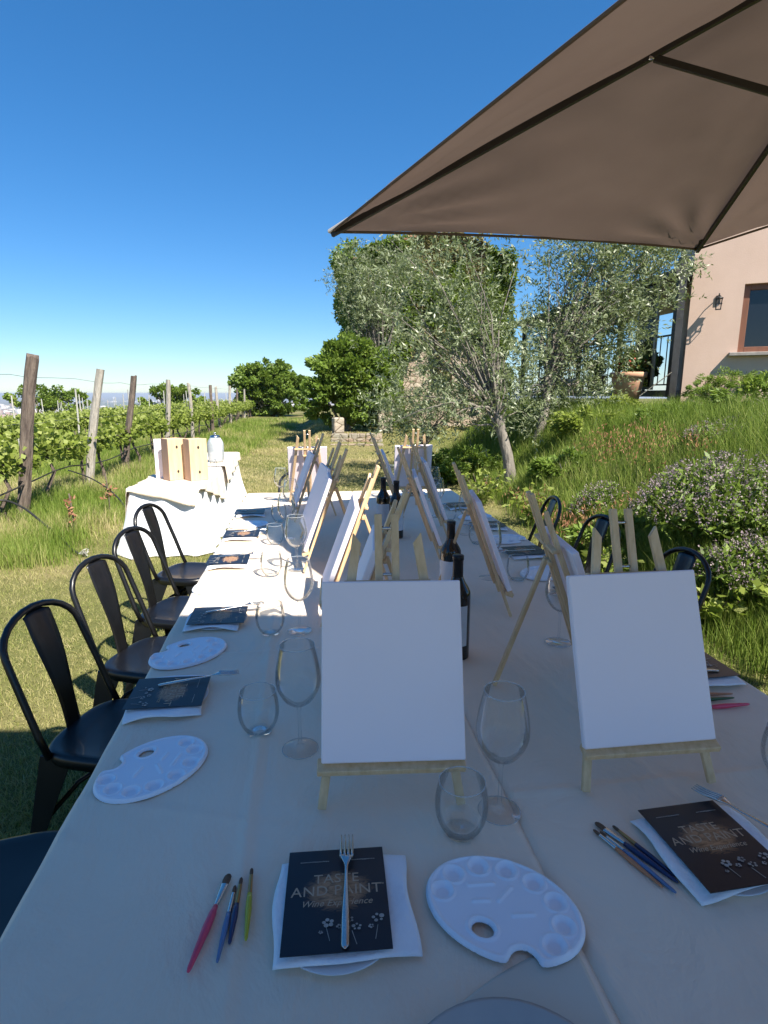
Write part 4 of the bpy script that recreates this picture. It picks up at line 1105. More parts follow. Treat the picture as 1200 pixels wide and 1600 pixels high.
def blades(n, rmin, rmax, kind, g):
    # radial sampling: density falls as 1/r^p
    u = g.random(n*3); r = rmin*(rmax/rmin)**u; r = np.where(g.random(n*3) < .45, rmin+(rmax-rmin)*g.random(n*3)**1.3, r)
    a = R(90-7.87) + (g.random(n*3)-.5)*R(92)
    x, y = r*np.cos(a), r*np.sin(a); T_ = tallness(x, y); ok = in_view(x, y) & cell_ok(x, y)
    if kind == 'tall': ok &= g.random(n*3) < T_
    else: ok &= (g.random(n*3) > T_*.9) & (fbm(x*3, y*3) > .22+.1*g.random(n*3))
    x, y = x[ok][:n], y[ok][:n]; r = np.hypot(x, y); n = len(x); T_ = tallness(x, y); z = height(x, y)
    far = np.clip(r/5, 1, 7)
    if kind == 'tall':
        H_ = (.12+.26*T_*fbm(x*1.3, y*1.3+20)*1.5)*g.uniform(.55, 1.5, n)*np.where(x < 0, .60, .95); W = .0042*far**.85*g.uniform(.7, 1.5, n); lean = .5
    else:
        H_ = (.018+.035*fbm(x*1.1, y*1.1+9))*g.uniform(.5, 1.6, n)*far**.35; W = .0028*far**.95*g.uniform(.7, 1.4, n); lean = 1.3
    W = np.minimum(W, .06)
    th = g.random(n)*2*np.pi; S = np.stack([np.cos(th), np.sin(th), np.zeros(n)], -1)*W[:, None]*.5
    ph = g.random(n)*2*np.pi; L = np.stack([np.cos(ph), np.sin(ph), np.zeros(n)], -1)*(H_*lean*g.random(n)**.8)[:, None]
    B = np.stack([x, y, z-.01], -1); up = np.zeros((n, 3)); up[:, 2] = H_
    m1 = B+up*.55+L*.28; tp = B+up*np.clip(1-.25*(np.linalg.norm(L, axis=1)/np.maximum(H_, 1e-4))[:, None], .35, 1)+L
    V = np.stack([B-S, B+S, m1+S*.75, m1-S*.75, tp, ], 1)
    V = V.reshape(-1, 3); b = np.arange(n)[:, None]*5
    F4 = (b+np.array([0, 1, 2, 3])); F3 = (b+np.array([3, 2, 4]))
    dr = dryness(x, y)
    rnd = np.clip(g.random(n)*.55 + dr*(.62 if kind != 'tall' else np.where(x > 1.8, .36, .62)) + (.0 if kind != 'tall' else np.where(x < -1.5, .16*(fbm(x*1.7+4, y*1.7) > .5), .10*np.exp(-((x-3.2)/.8)**2-((y-5.5)/1.8)**2))), 0, 1)
    return V, F4, F3, rnd
def grass_obj(name, n, rmin, rmax, kind, mat, label, seed):
    V, F4, F3, rnd = blades(n, rmin, rmax, kind, np.random.default_rng(seed))
    me = bpy.data.meshes.new(name); n_ = len(F4)
    me.vertices.add(len(V)); me.vertices.foreach_set('co', V.astype(np.float32).ravel())
    lp = np.concatenate([F4, F3], 1).astype(np.int32)
    me.loops.add(n_*7); me.loops.foreach_set('vertex_index', lp.ravel())
    st = np.arange(n_)[:, None]*7+np.array([0, 4]); me.polygons.add(n_*2); me.polygons.foreach_set('loop_start', st.astype(np.int32).ravel())
    me.update(calc_edges=True)
    a = me.attributes.new('rnd', 'FLOAT', 'FACE'); a.data.foreach_set('value', np.repeat(rnd, 2).astype(np.float32))
    o = link(name, me, mat); tag(o, label, 'grass', kind='stuff')
grass_obj('mown_grass', 300000, 1.3, 26, 'short', M['lawn'], 'short patchy mown grass round the table and down the path', 1)
grass_obj('tall_grass', 290000, 2.0, 34, 'tall', M['grass'], 'tall wild grass on the bank and under the vines', 2)

# ================================================================== FOLIAGE BUILDERS
def tube_tree(m, p, d, L, r, depth, g, ends, spread=.7, seg=5, up=.15, nb=3):
    pts = [Vector(p)]; rs = [r]; v = Vector(d).normalized()
    for k in range(seg):
        v = (v + Vector((g.uniform(-.28, .28), g.uniform(-.28, .28), g.uniform(-.18, .24)+up*.3))).normalized()
        pts.append(pts[-1]+v*(L/seg)); rs.append(r*(1-.42*(k+1)/seg))
    m.tube(pts, rs, 8 if r > .03 else 5, caps=False)
    if depth == 0: ends.append((pts[-1], v)); ends.append((pts[-3], v)); return
    for k in range(nb):
        q = g.randrange(2, seg+1) if k else seg
        a = Vector((g.uniform(-1, 1), g.uniform(-1, 1), g.uniform(-.5, .7))).normalized()
        tube_tree(m, pts[q], (v*(1-spread)+a*spread), L*g.uniform(.6, .85), rs[q]*.72, depth-1, g, ends, spread, seg, up, nb)
def sprays(cs, rads, ntw, nl, L, W, g, droop=-.05, tl=(.25, .5)):
    """leafy twigs radiating from clump centres"""
    P_, D_, Rn = [], [], []
    for c, r in zip(cs, rads):
        base = float(g.random())
        n = max(3, int(ntw*(r/.35)**2)); st = np.asarray(c)+inside(n, g)*r; dr = unit(st-np.asarray(c)+g.normal(size=(n, 3))*.25+[0, 0, .15])
        ln = g.uniform(*tl, n)
        for a, d, l in zip(st, dr, ln):
            q = np.sort(g.random(nl)); p = a+np.outer(q*l, d)+np.stack([q*0, q*0, droop*q*q], -1)+g.normal(size=(nl, 3))*.012
            P_.append(p); D_.append(d*.8+g.normal(size=(nl, 3))*.7); Rn.append(np.clip(base*.45+g.random(nl)*.55, 0, 1))
    P_, D_, Rn = map(np.concatenate, (P_, D_, Rn)); n = len(P_)
    V, F = leaves(P_, D_, g.uniform(.7, 1.3, n)*L, g.uniform(.7, 1.3, n)*W, g); return V, F, Rn
def olive(name, base, lean, H_, crown, ncl, label, seed, tr=.085, nl=13, ntw=9, extra=None, group='olive trees round the ruin'):
    """crown: list of (cx,cy,cz,rx,ry,rz) ellipsoids relative to the world"""
    g = np.random.default_rng(seed); pr = random.Random(seed); t = thing(name, base, 0, label, 'olive tree', group); b = Vector(base)
    m = MB(); fork = Vector(lean)*H_*.34
    pts = [Vector((0, 0, -.1)), Vector((.03, .02, .1))+fork*.15, fork*.5+Vector((.05, 0, .02)), fork]
    m.tube(pts, [tr*1.5, tr*1.05, tr*.9, tr*.8], 10, caps=False)
    cs, rs = [], []; tot = sum(c[3]*c[4]*c[5] for c in crown)
    for c in crown:
        k = max(3, int(ncl*c[3]*c[4]*c[5]/tot)); v = unit(g.normal(size=(k, 3)))*(g.random((k, 1))**.42)
        cs.append(v*np.array(c[3:])+np.array(c[:3])); 
    cs = np.concatenate(cs); rs = g.uniform(.16, .36, len(cs))
    for i, c in enumerate(cs[::3]):
        tgt = Vector(c)-b; s = fork if pr.random() < .7 else fork*.8; mid = s.lerp(tgt, .5)+Vector((pr.uniform(-.15, .15), pr.uniform(-.15, .15), pr.uniform(-.05, .25)))
        q = s.lerp(mid, .5)+Vector((pr.uniform(-.06, .06), pr.uniform(-.06, .06), .06)); rr = tr*pr.uniform(.14, .30)
        m.tube([s, q, mid, mid.lerp(tgt, .55)+Vector((0, 0, .04)), tgt], [rr, rr*.8, rr*.5, rr*.32, rr*.15], 6, caps=False)
    m.build('trunk', M['bark'], t, True)
    V, F, Rn = sprays(cs - np.array(base), rs, ntw, nl, .078, .021, g)
    np_mesh('crown', V, F, M['olive'], Rn, t); return t
olive('olive_tree', (2.98, 8.0, Hz(2.98, 8.0)-.05), (-.20, .05, .98), 3.4,
      [(1.75, 8.4, 3.25, .95, .8, .6), (2.0, 8.3, 2.5, 1.1, .8, .8), (2.5, 8.2, 2.1, .85, .8, .9), (2.1, 8.2, 1.35, 1.15, .8, .6), (2.75, 8.2, 3.3, .35, .4, .55), (3.2, 8.2, 1.5, .5, .6, .5)],
      135, 'old olive tree with a pale leaning trunk, in the middle before the ruin', 21, .085, 15, 12)
olive('olive_tree', (3.75, 9.0, Hz(3.75, 9.0)-.05), (.15, .1, .97), 3.6,
      [(5.0, 9.3, 3.25, 1.15, .8, .85), (4.4, 9.3, 2.45, 1.1, .8, .7), (5.0, 9.4, 2.55, .7, .6, .5), (4.05, 9.2, 1.55, .9, .7, .6), (5.9, 9.2, 3.6, .5, .4, .3), (5.2, 9.3, 3.95, 1.2, .6, .4), (4.6, 9.3, 3.6, .8, .6, .6)],
      330, 'broad olive tree on the bank before the veranda', 22, .08, 15, 12)
olive('olive_tree', (2.5, 18.2, Hz(2.5, 18.2)-.05), (-.05, .0, 1), 5.0,
      [(1.75, 18.3, 4.95, .75, .7, .8), (2.1, 18.2, 3.9, .8, .7, .8), (2.9, 18.3, 5.2, .7, .6, .5)], 130, 'tall grey green olive at the left corner of the ruin, behind the round bush', 23, .10, 18, 16)
olive('olive_tree', (2.35, 11.2, Hz(2.35, 11.2)-.05), (.0, .0, 1), 2.0,
      [(2.1, 11.2, 1.25, 1.0, .6, .75), (3.3, 11.0, 1.5, .7, .6, .7)], 95, 'low shrubby olive filling the gap beneath the ruin, left of the trunk', 24, .05, 15, 12)
def bushy(name, base, ells, ncl, L, W, mat, label, cat, seed, trunk=.09, n_per=120, group=None, trunk_mat='bark'):
    g = np.random.default_rng(seed); t = thing(name, base, 0, label, cat, group); cs = []
    tot = sum((c[3]*c[4]*c[5])**.66 for c in ells)
    P_, D_, Rn = [], [], []
    for c in ells:
        k = int(ncl*((c[3]*c[4]*c[5])**.66)/tot)
        for _ in range(max(k, 4)):
            v = unit(g.normal(size=3))*g.uniform(.62, 1.0); ce = v*np.array(c[3:])+np.array(c[:3]); r = np.mean(c[3:])*g.uniform(.16, .30)
            p = ce+inside(n_per, g)*[r, r, r*.8]; P_.append(p); D_.append(p-np.array(c[:3])+g.normal(size=(n_per, 3))*r*1.6+[0, 0, -.15*r]); Rn.append(np.clip(g.random()*.4+g.random(n_per)*.6, 0, 1))
    P_, D_, Rn = map(np.concatenate, (P_, D_, Rn)); n = len(P_)
    V, F = leaves(P_-np.array(base), D_, g.uniform(.7, 1.3, n)*L, g.uniform(.7, 1.3, n)*W, g); np_mesh('crown', V, F, mat, Rn, t)
    m = MB()
    for c in ells:
        for q in range(3):
            tg = Vector(c[:3])-Vector(base)+Vector((random.uniform(-.3, .3)*c[3], random.uniform(-.3, .3)*c[4], random.uniform(0, .5)*c[5]))
            m.tube([(0, 0, -.1), tg*.35+Vector((random.uniform(-.1, .1), 0, 0)), tg*.7, tg], [trunk, trunk*.7, trunk*.45, trunk*.2], 7, caps=False)
    m.build('trunk', M[trunk_mat], t, True); return t
b18 = Hz(1.45, 18)
bushy('fig_tree', (1.25, 18.0, b18-.03), [(1.45, 18, 2.15, 1.2, 1.1, 1.05), (.95, 17.8, 1.55, .85, .8, .7), (2.0, 18.1, 1.7, .9, .9, .8), (1.4, 18.0, 2.0, .7, .7, .7), (.95, 17.7, 1.0, .75, .6, .45), (1.9, 17.6, 1.1, .8, .6, .5)], 250, .13, .095, M['bush'], 'round dark green bushy tree at the left foot of the ruin', 'bushy tree', 31, .08, 130)
bushy('round_tree', (-2.2, 40, Hz(-2.2, 40)), [(-2.6, 40, 2.35, 2.0, 1.5, 1.15), (-1.3, 40, 2.0, 1.7, 1.4, .9), (-2.0, 40, 3.1, 1.1, 1, .75), (-3.2, 40, 1.8, 1.3, 1.2, .8), (-2.1, 40, 2.2, 1.6, .9, .9), (-2.8, 39.6, 1.0, 1.6, 1, .8), (-1.2, 39.6, 1.0, 1.5, 1, .8)], 300, .20, .15, M['bush'], 'rounded bright green tree alone behind the vines', 'tree', 32, .14, 100)
bushy('field_tree', (-10.0, 46, Hz(-10, 46)), [(-10.3, 46, 1.1, 1.7, 1.4, 1.0), (-8.7, 46, .85, 1.6, 1.4, .9), (-9.4, 46, 1.5, 1.0, 1, .6)], 80, .2, .15, M['ivy'], 'low dark tree seen between the grey posts of the near row', 'tree', 33, .12, 90)
bushy('field_tree', (-25.0, 60, Hz(-25, 60)), [(-25, 60, Hz(-25, 60)+3.0, 2.6, 2, 1.3), (-22.5, 60, Hz(-25, 60)+2.6, 2.0, 2, 1.0)], 60, .26, .2, M['ivy'], 'low distant bush left between the split topped post and the dark post', 'tree', 34, .14, 90)
bushy('rosemary_bush', (7.0, 9.15, Hz(7.0, 9.1)), [(7.15, 9.1, 1.62, .55, .35, .26), (6.75, 9.0, 1.55, .4, .3, .18)], 60, .05, .014, M['bush'], 'bright green bush at the foot of the pink wall', 'bush', 36, .02, 110)
bushy('dark_shrub', (6.0, 6.3, Hz(6.0, 6.3)), [(6.1, 6.3, 1.5, .9, .6, .32), (5.1, 6.0, 1.42, .5, .4, .20)], 60, .07, .03, M['ivy'], 'dark low shrub on top of the bank at the right', 'bush', 37, .02, 110)
for i, (x, y, r, h, mt, lb) in enumerate([(2.05, 9.3, .6, .45, 'ivy', 'dark green shrub in the shade left of the olive trunk'), (2.75, 9.4, .6, .5, 'bush', 'green shrub just behind the old olive trunk'),
        (3.35, 7.0, .5, .34, 'bush', 'bright low shrub on the bank right of the olive trunk'), (4.2, 8.0, .6, .30, 'vineleaf', 'pale green shrub high on the bank under the broad olive'),
        (2.75, 4.75, .35, .30, 'bush', 'small shrub behind the right hand chairs'), (5.5, 9.7, .6, .32, 'vineleaf', 'leafy growth partly hiding the foot of the terracotta pot'), (4.9, 6.9, .6, .26, 'bush', 'low shrub near the top of the bank, before the house')]):
    z = Hz(x, y); bushy('bank_shrub', (x, y, z), [(x, y, z+h*.55, r, r*.7, h*.6), (x+r*.5, y, z+h*.4, r*.6, r*.5, h*.45)], 55, .075, .032, M[mt], lb, 'shrub', 90+i, .015, 100, 'shrubs on the bank')
# weedy and lavender bushes on the right
def lavender(base, rx, ry, h, n, label, seed, leafy=.5):
    g = np.random.default_rng(seed); t = thing('lavender_bush', base, 0, label, 'lavender', 'flowering lavender bushes on the bank')
    th = g.random(n)*2*np.pi; q = np.sqrt(g.random(n)); dome = np.sqrt(np.maximum(1-(q*.92)**2, 0.05))
    tip = np.stack([rx*q*np.cos(th), ry*q*np.sin(th), h*dome*g.uniform(.8, 1.08, n)], -1); rt = tip*[.45, .45, .0]
    m = MB()
    for a, b in list(zip(rt, tip))[:n//3]:
        mid = (a+b)/2+g.normal(size=3)*.03; m.tube([a, mid, b], .0025, 3, caps=False)
    m.build('stems', M['vinebark'], t)
    ns = n*16; k = g.integers(0, n, ns); u = g.random(ns)**.7; P_ = rt[k]+(tip[k]-rt[k])*u[:, None]*.93+g.normal(size=(ns, 3))*.025
    V, F = leaves(P_, g.normal(size=(ns, 3))+[0, 0, .4], g.uniform(.04, .10, ns), g.uniform(.012, .034, ns), g); np_mesh('foliage', V, F, M['bush'], g.random(ns)*.95, t)
    ns = n*9; k = g.integers(0, n, ns); u = g.random(ns); P_ = tip[k]+np.stack([g.normal(size=ns)*.009, g.normal(size=ns)*.009, (u-.5)*.085], -1)
    V, F = leaves(P_, g.normal(size=(ns, 3))+[0, 0, .6], .017, .011, g); np_mesh('flowers', V, F, M['lavender'], g.random(ns), t)
lavender((3.30, 3.95, Hz(3.30, 3.95)-.05), .80, .70, .60, 800, 'wide lavender bush in purple grey flower at the right edge', 41)
lavender((2.95, 3.25, Hz(2.95, 3.25)-.05), .50, .35, .40, 380, 'lower leafy lavender in front of the wide one, behind the right chair', 44)
lavender((4.5, 5.3, Hz(4.5, 5.3)-.08), .7, .5, .26, 300, 'lavender bush on the upper bank behind the widest one', 42)
lavender((3.05, 5.5, Hz(3.05, 5.5)-.05), .35, .3, .42, 170, 'small lavender clump above the stick tops of the front right easel', 43)
def weeds(pts_, label, seed):
    g = np.random.default_rng(seed)
    for i, (x, y, r, h) in enumerate(pts_):
        t = thing('leafy_weed', (x, y, Hz(x, y)), 0, label[i], 'plant', 'leafy weeds at the foot of the bank'); n = 260
        u = g.random(n); a = g.integers(0, 9, n)*.7; rad = r*u**.8*.8
        P_ = np.stack([rad*np.cos(a)+g.normal(size=n)*r*.15, rad*np.sin(a)+g.normal(size=n)*r*.15, h*(.15+.85*u)*g.uniform(.7, 1.1, n)], -1)
        V, F = leaves(P_, g.normal(size=(n, 3))*[1, 1, .5]+[0, 0, .2], g.uniform(.05, .11, n), g.uniform(.03, .06, n), g); np_mesh('leaves', V, F, M['vineleaf'], g.random(n)*.9, t)
        m = MB()
        for k in range(7): m.tube([(0, 0, -.02), (r*.3*math.cos(k*.9), r*.3*math.sin(k*.9), h*.5), (r*.7*math.cos(k*.9), r*.7*math.sin(k*.9), h*.9)], .004, 4, caps=False)
        m.build('stems', M['vinebark'], t)
weeds([(2.55, 3.15, .22, .26), (2.85, 2.85, .20, .20), (2.42, 4.1, .22, .3), (2.6, 6.2, .3, .4), (2.35, 7.4, .35, .45)],
      ['bright leafy weed just right of the front right canvas top', 'small leafy weed by the lawn edge at the right of the photo', 'leafy weed behind the chair backs at the right', 'leafy weed between the olive trunk and the table', 'leafy weed left of the olive trunk base'], 61)
# dry reddish seed heads on the bank
n = 9000; g = np.random.default_rng(9); x = 2.4+2.0*g.random(n); y = 4.2+4.2*g.random(n); ok = (fbm(x*1.6, y*1.6) > .61) & (x < 3.9); x, y = x[ok], y[ok]; n = len(x)
P_ = np.stack([x, y, height(x, y)+.16+.22*g.random(n)], -1); V, F = leaves(P_, g.normal(size=(n, 3))*[.4, .4, 1]+[0, 0, 1], .045, .010, g)
tag(np_mesh('seed_heads', V, F, M['redgrass'], g.random(n)), 'reddish dry seed heads among the grass of the bank', 'grass', kind='stuff')

# ================================================================== RUIN
def ruin():
    x0, x1, y0, y1 = 2.0, 7.05, 20.0, 25.0; zb = -.1; ze = 5.75; zp = 6.75; xm = 4.75
    t = thing('stone_ruin', ((x0+x1)/2, (y0+y1)/2, zb), 0, 'tall old stone house overgrown with ivy, behind the olive trees', 'old house'); b = Vector(t.location)
    T_ = .5
    def wall_x(xa, xb, ya, yb, za, zb_, holes, nm):
        m = MB(); xs = sorted({xa, xb}|{h[0] for h in holes}|{h[1] for h in holes}); zs = sorted({za, zb_}|{h[2] for h in holes}|{h[3] for h in holes})
        for i in range(len(xs)-1):
            for j in range(len(zs)-1):
                cx, cz = (xs[i]+xs[i+1])/2, (zs[j]+zs[j+1])/2
                if any(h[0] < cx < h[1] and h[2] < cz < h[3] for h in holes): continue
                m.box(((xs[i]+xs[i+1])/2-b.x, (ya+yb)/2-b.y, cz-b.z), (xs[i+1]-xs[i], yb-ya, zs[j+1]-zs[j]))
        return m
    m = wall_x(x0, x1, y0, y0+T_, zb, ze, [(4.55, 5.15, 1.55, 2.35), (5.75, 6.25, 3.0, 3.9), (2.7, 3.3, .0, 1.1)], 'w')
    # gable
    m.add([(x0-b.x, y0-b.y, ze-b.z), (x1-b.x, y0-b.y, ze-b.z), (xm-b.x, y0-b.y, zp-b.z), (x0-b.x, y0+T_-b.y, ze-b.z), (x1-b.x, y0+T_-b.y, ze-b.z), (xm-b.x, y0+T_-b.y, zp-b.z)], [(0, 1, 2), (3, 5, 4), (0, 2, 5, 3), (1, 4, 5, 2)])
    m.build('wall', M['stone'], t)
    MB().box((x0+T_/2-b.x, (y0+T_+y1)/2-b.y, (zb+ze)/2-b.z), (T_, y1-y0-T_, ze-zb)).build('wall', M['stone'], t)
    MB().box((x1-T_/2-b.x, (y0+T_+y1)/2-b.y, (zb+ze)/2-b.z), (T_, y1-y0-T_, ze-zb)).build('wall', M['stone'], t)
    MB().box(((x0+x1)/2-b.x, y1-T_/2-b.y, (zb+ze)/2-b.z), (x1-x0-2*T_, T_, ze-zb)).build('wall', M['stone'], t)
    m = MB()
    for s, xe in ((-1, x0-.15), (1, x1+.15)):
        nrow = 14
        for k in range(nrow):
            xa, xb = xe+(xm-xe)*k/nrow, xe+(xm-xe)*(k+1)/nrow; za, zb2 = ze-.05+(zp+.12-ze)*k/nrow, ze-.05+(zp+.12-ze)*(k+1)/nrow
            m.bar(((xa-b.x), y0-.15-b.y, (za+zb2)/2-b.z+.05), ((xa-b.x), y1+.1-b.y, (za+zb2)/2-b.z+.05), abs(xb-xa)*1.15, .07, up=(0, 0, 1), bev=.02)
    m.build('roof', M['redtile'], t)
    for (xa, xb, za, zc) in ((4.55, 5.15, 1.55, 2.35), (5.75, 6.25, 3.0, 3.9), (2.7, 3.3, 0, 1.1)):
        f = MB().box(((xa+xb)/2-b.x, y0-.03-b.y, zc+.07-b.z), (xb-xa+.3, .12, .13), bev=.02).build('window', M['weathered'], t)
        MB().box(((xa+xb)/2-b.x, y0+.38-b.y, (za+zc)/2-b.z), (xb-xa+.02, .03, zc-za)).build('opening_shade_sheet', M['darkhole'], f)  # dark sheet painted in for the shade within the wall opening
    # ivy: leaves standing off the front and left walls, thick in clumps
    g = np.random.default_rng(77); P_, D_, Rn, mt = [], [], [], []
    n = 60000; u, v = g.random(n), g.random(n); x = x0-.15+(x1-x0+.3)*u; z = zb+.2+(zp-zb+.1)*v
    lim = np.where(x < xm, ze+(zp-ze)*(x-x0)/(xm-x0), ze+(zp-ze)*(x1-x)/(x1-xm))+.9*(fbm(x*1.3, z*0+3)-.45)+.10
    cov = fbm(x*.7+2, z*.7+8) + .30*(z > 3.4) + .35*(x < 3.4) + .30*(x > 6.3)*(z > 3.0) - .25*((x > 4.9) & (x < 6.6) & (z < 4.2)) - .12*(z < 1.2)
    ok = (z < lim) & (cov > .52); x, z = x[ok], z[ok]; th = .05+1.3*np.clip(fbm(x*1.1, z*1.1)-.35, 0, 1); y = y0-.05-th*g.random(len(x))**.45
    P1 = np.stack([x, y, z], -1); d1 = np.tile([0, -1, -.15], (len(x), 1))
    n2 = 16000; y = y0+(y1-y0)*g.random(n2); z2 = zb+.5+(ze-zb+.2)*g.random(n2); P2 = np.stack([x0+.1-(.1+1.5*np.clip(fbm(z2*1.3, y*.3+z2*.4)-.32, 0, 1))*g.random(n2)**.45, y, z2], -1); d2 = np.tile([-1, 0, -.15], (n2, 1))
    n3 = 9000; xx = x0+(4.2-x0)*g.random(n3); yy = y0+(y1-y0)*g.random(n3)*.6; P3_ = np.stack([xx, yy, ze+(zp-ze)*(xx-x0)/(xm-x0)+.1+.4*fbm(xx*2, yy*2)*g.random(n3)**.5], -1); d3 = np.tile([0, -.2, 1.], (n3, 1))
    P_ = np.concatenate([P1, P2, P3_]); D_ = np.concatenate([d1, d2, d3])+g.normal(size=(len(P1)+n2+n3, 3))*.8; n = len(P_)
    dry = (P_[:, 0] > 3.6) & (P_[:, 0] < 6.2) & (fbm(P_[:, 0]*.8+1, P_[:, 2]*.8+3)+.10*(P_[:, 2] > 4) > .50)
    for nm, sel, mat in (('ivy_vine', ~dry, M['ivy']), ('dry_creeper', dry, M['dryvine'])):
        Pp = P_[sel]; V, F = leaves(Pp, D_[sel], g.uniform(.08, .15, len(Pp)), g.uniform(.06, .11, len(Pp)), g)
        o = np_mesh(nm, V, F, mat, np.clip(fbm(Pp[:, 0]*1.5, Pp[:, 2]*1.5)*.6+g.random(len(Pp))*.5-.1, 0, 1))
        tag(o, {'ivy_vine': 'green ivy climbing over the old stone house', 'dry_creeper': 'brownish dry creeper on the upper middle of the old stone house'}[nm], {'ivy_vine': 'ivy', 'dry_creeper': 'creeper'}[nm])
ruin()
# steps and pier at the left foot of the ruin
def steps():
    x, y = 1.35, 15.0; t = thing('brick_steps', (x, y, Hz(x, y)-.22), R(-6), 'old brick and stone steps overgrown at the edges, before the round bush', 'steps')
    for k in range(5):
        m = MB()
        for q in range(6): m.box((-.6+.24*q+random.uniform(-.01, .01), k*.34, .06+k*.115+random.uniform(-.006, .006)), (.225, .36, .12), Matrix.Rotation(random.uniform(-.03, .03), 3, 'Z'), .012)
        m.build('step', M['brickstep'], t)
    o = MB().box((0, 0, .27), (.30, .30, .54), bev=.03).build('stone_pier', M['stone']); o.location = (.98, 16.75, Hz(.98, 16.75)-.05); o.rotation_euler[2] = .2
    tag(o, 'small stone pier standing under the round bush above the steps', 'stone pier')
    o = MB().box((0, 0, .38), (.42, .3, .76), bev=.03).build('stone_pier', M['stone']); o.location = (2.42, 17.3, Hz(2.42, 17.3)-.05)
    tag(o, 'broken stone wall stub right of the round bush', 'stone pier')
steps()

# ================================================================== HOUSE
def house():
    zb = 1.0; ang = R(-32); cx, cy = 6.68, 9.66; t = thing('pink_house', (cx, cy, zb), ang, 'pink rendered house behind the bank at the right', 'house')
    W_, D_, H_ = 9.0, 8.0, 5.2; th = .32
    def L(x, y, z): return (x, y, z-zb)
    holes = [(.79, 2.05, 2.19, 3.29), (4.2, 5.5, 2.19, 3.29)]
    m = MB(); xs = sorted({0, W_}|{h[0] for h in holes}|{h[1] for h in holes}); zs = sorted({1.0, 1.3+H_}|{2.19, 3.29})
    for i in range(len(xs)-1):
        for j in range(len(zs)-1):
            c_, d_ = (xs[i]+xs[i+1])/2, (zs[j]+zs[j+1])/2
            if any(h[0] < c_ < h[1] and h[2] < d_ < h[3] for h in holes): continue
            m.box(L(c_, th/2, d_), (xs[i+1]-xs[i], th, zs[j+1]-zs[j]))
    o = m.build('wall', M['plaster'], t)
    MB().box(L(th/2, (th+D_)/2, 1.3+H_/2), (th, D_-th, H_)).build('wall', M['plaster'], t)
    MB().box(L(W_-th/2, (th+D_)/2, 1.3+H_/2), (th, D_-th, H_)).build('wall', M['plaster'], t)
    MB().box(L(W_/2, D_-th/2, 1.3+H_/2), (W_-2*th, th, H_-.01)).build('wall', M['plaster'], t)
    MB().box(L(W_/2, D_/2, 1.3+H_+.08), (W_+.5, D_+.5, .16), bev=.02).build('roof', M['redtile'], t)
    for h in holes:
        x0, x1, z0, z1 = h; f = MB()
        f.box(L(x0+.05, .12, (z0+z1)/2), (.10, .07, z1-z0-.004), bev=.006); f.box(L(x1-.05, .12, (z0+z1)/2), (.10, .07, z1-z0-.004), bev=.006)
        f.box(L((x0+x1)/2, .12, z0+.045), (x1-x0-.2, .066, .09), bev=.006); f.box(L((x0+x1)/2, .12, z1-.045), (x1-x0-.2, .066, .09), bev=.006)
        f.box(L((x0+x1)/2, .125, (z0+z1)/2), (.07, .05, z1-z0-.18), bev=.005)
        fo = f.build('window', M['framewood'], t)
        for s in (0, 1):
            xa = x0+.10 if s == 0 else (x0+x1)/2+.035; xb = (x0+x1)/2-.035 if s == 0 else x1-.10
            MB().box(L((xa+xb)/2, .13, (z0+z1)/2), (xb-xa, .012, z1-z0-.18)).build('pane', M['pane'], fo)
        MB().box(L((x0+x1)/2, -.02, z0-.035), (x1-x0+.26, .22, .06), bev=.008).build('sill', M['sillstone'], fo)
        MB().box(L((x0+x1)/2, .30, (z0+z1)/2), (x1-x0+.1, .01, z1-z0+.1)).build('room_shade_sheet', M['darkhole'], fo)  # dark sheet stands for the unlit room behind the panes
    return t
house()
def wall_lamp():
    ang = R(-32); lx = .42; x, y = 6.68+lx*math.cos(ang), 9.66+lx*math.sin(ang)
    t = thing('wall_lamp', (x, y, 3.06), ang, 'small dark iron lantern fixed to the pink wall left of the window', 'wall lamp'); d = M['veranda']
    MB().box((0, -.012, .0), (.07, .02, .14), bev=.004).build('back_plate', d, t)
    MB().tube([(0, -.02, .04), (0, -.10, .09), (0, -.17, .07), (0, -.17, .03)], .008, 8).build('arm', d, t, True)
    m = MB()
    for sx in (-1, 1):
        for sy in (-1, 1): m.bar((sx*.045, -.17+sy*.045, .0), (sx*.035, -.17+sy*.035, -.17), .010, .010, up=(0, 1, 0))
    for z, r in ((.0, .055), (-.085, .048), (-.175, .04)): 
        for s in (-1, 1): m.box((0, -.17+s*r, z), (2*r, .008, .010)); m.box((s*r, -.17, z), (.008, 2*r-.009, .010))
    m.build('cage', d, t); MB().lathe([(.001, .04), (.02, .035), (.062, .006), (.062, .0), (.001, .0)], 16, (0, -.17, 0)).build('cap', d, t, True)
    MB().lathe([(.001, -.14), (.02, -.13), (.028, -.08), (.02, -.03), (.001, -.02)], 16, (0, -.17, 0)).build('globe', M['glass'], t, True)
wall_lamp()
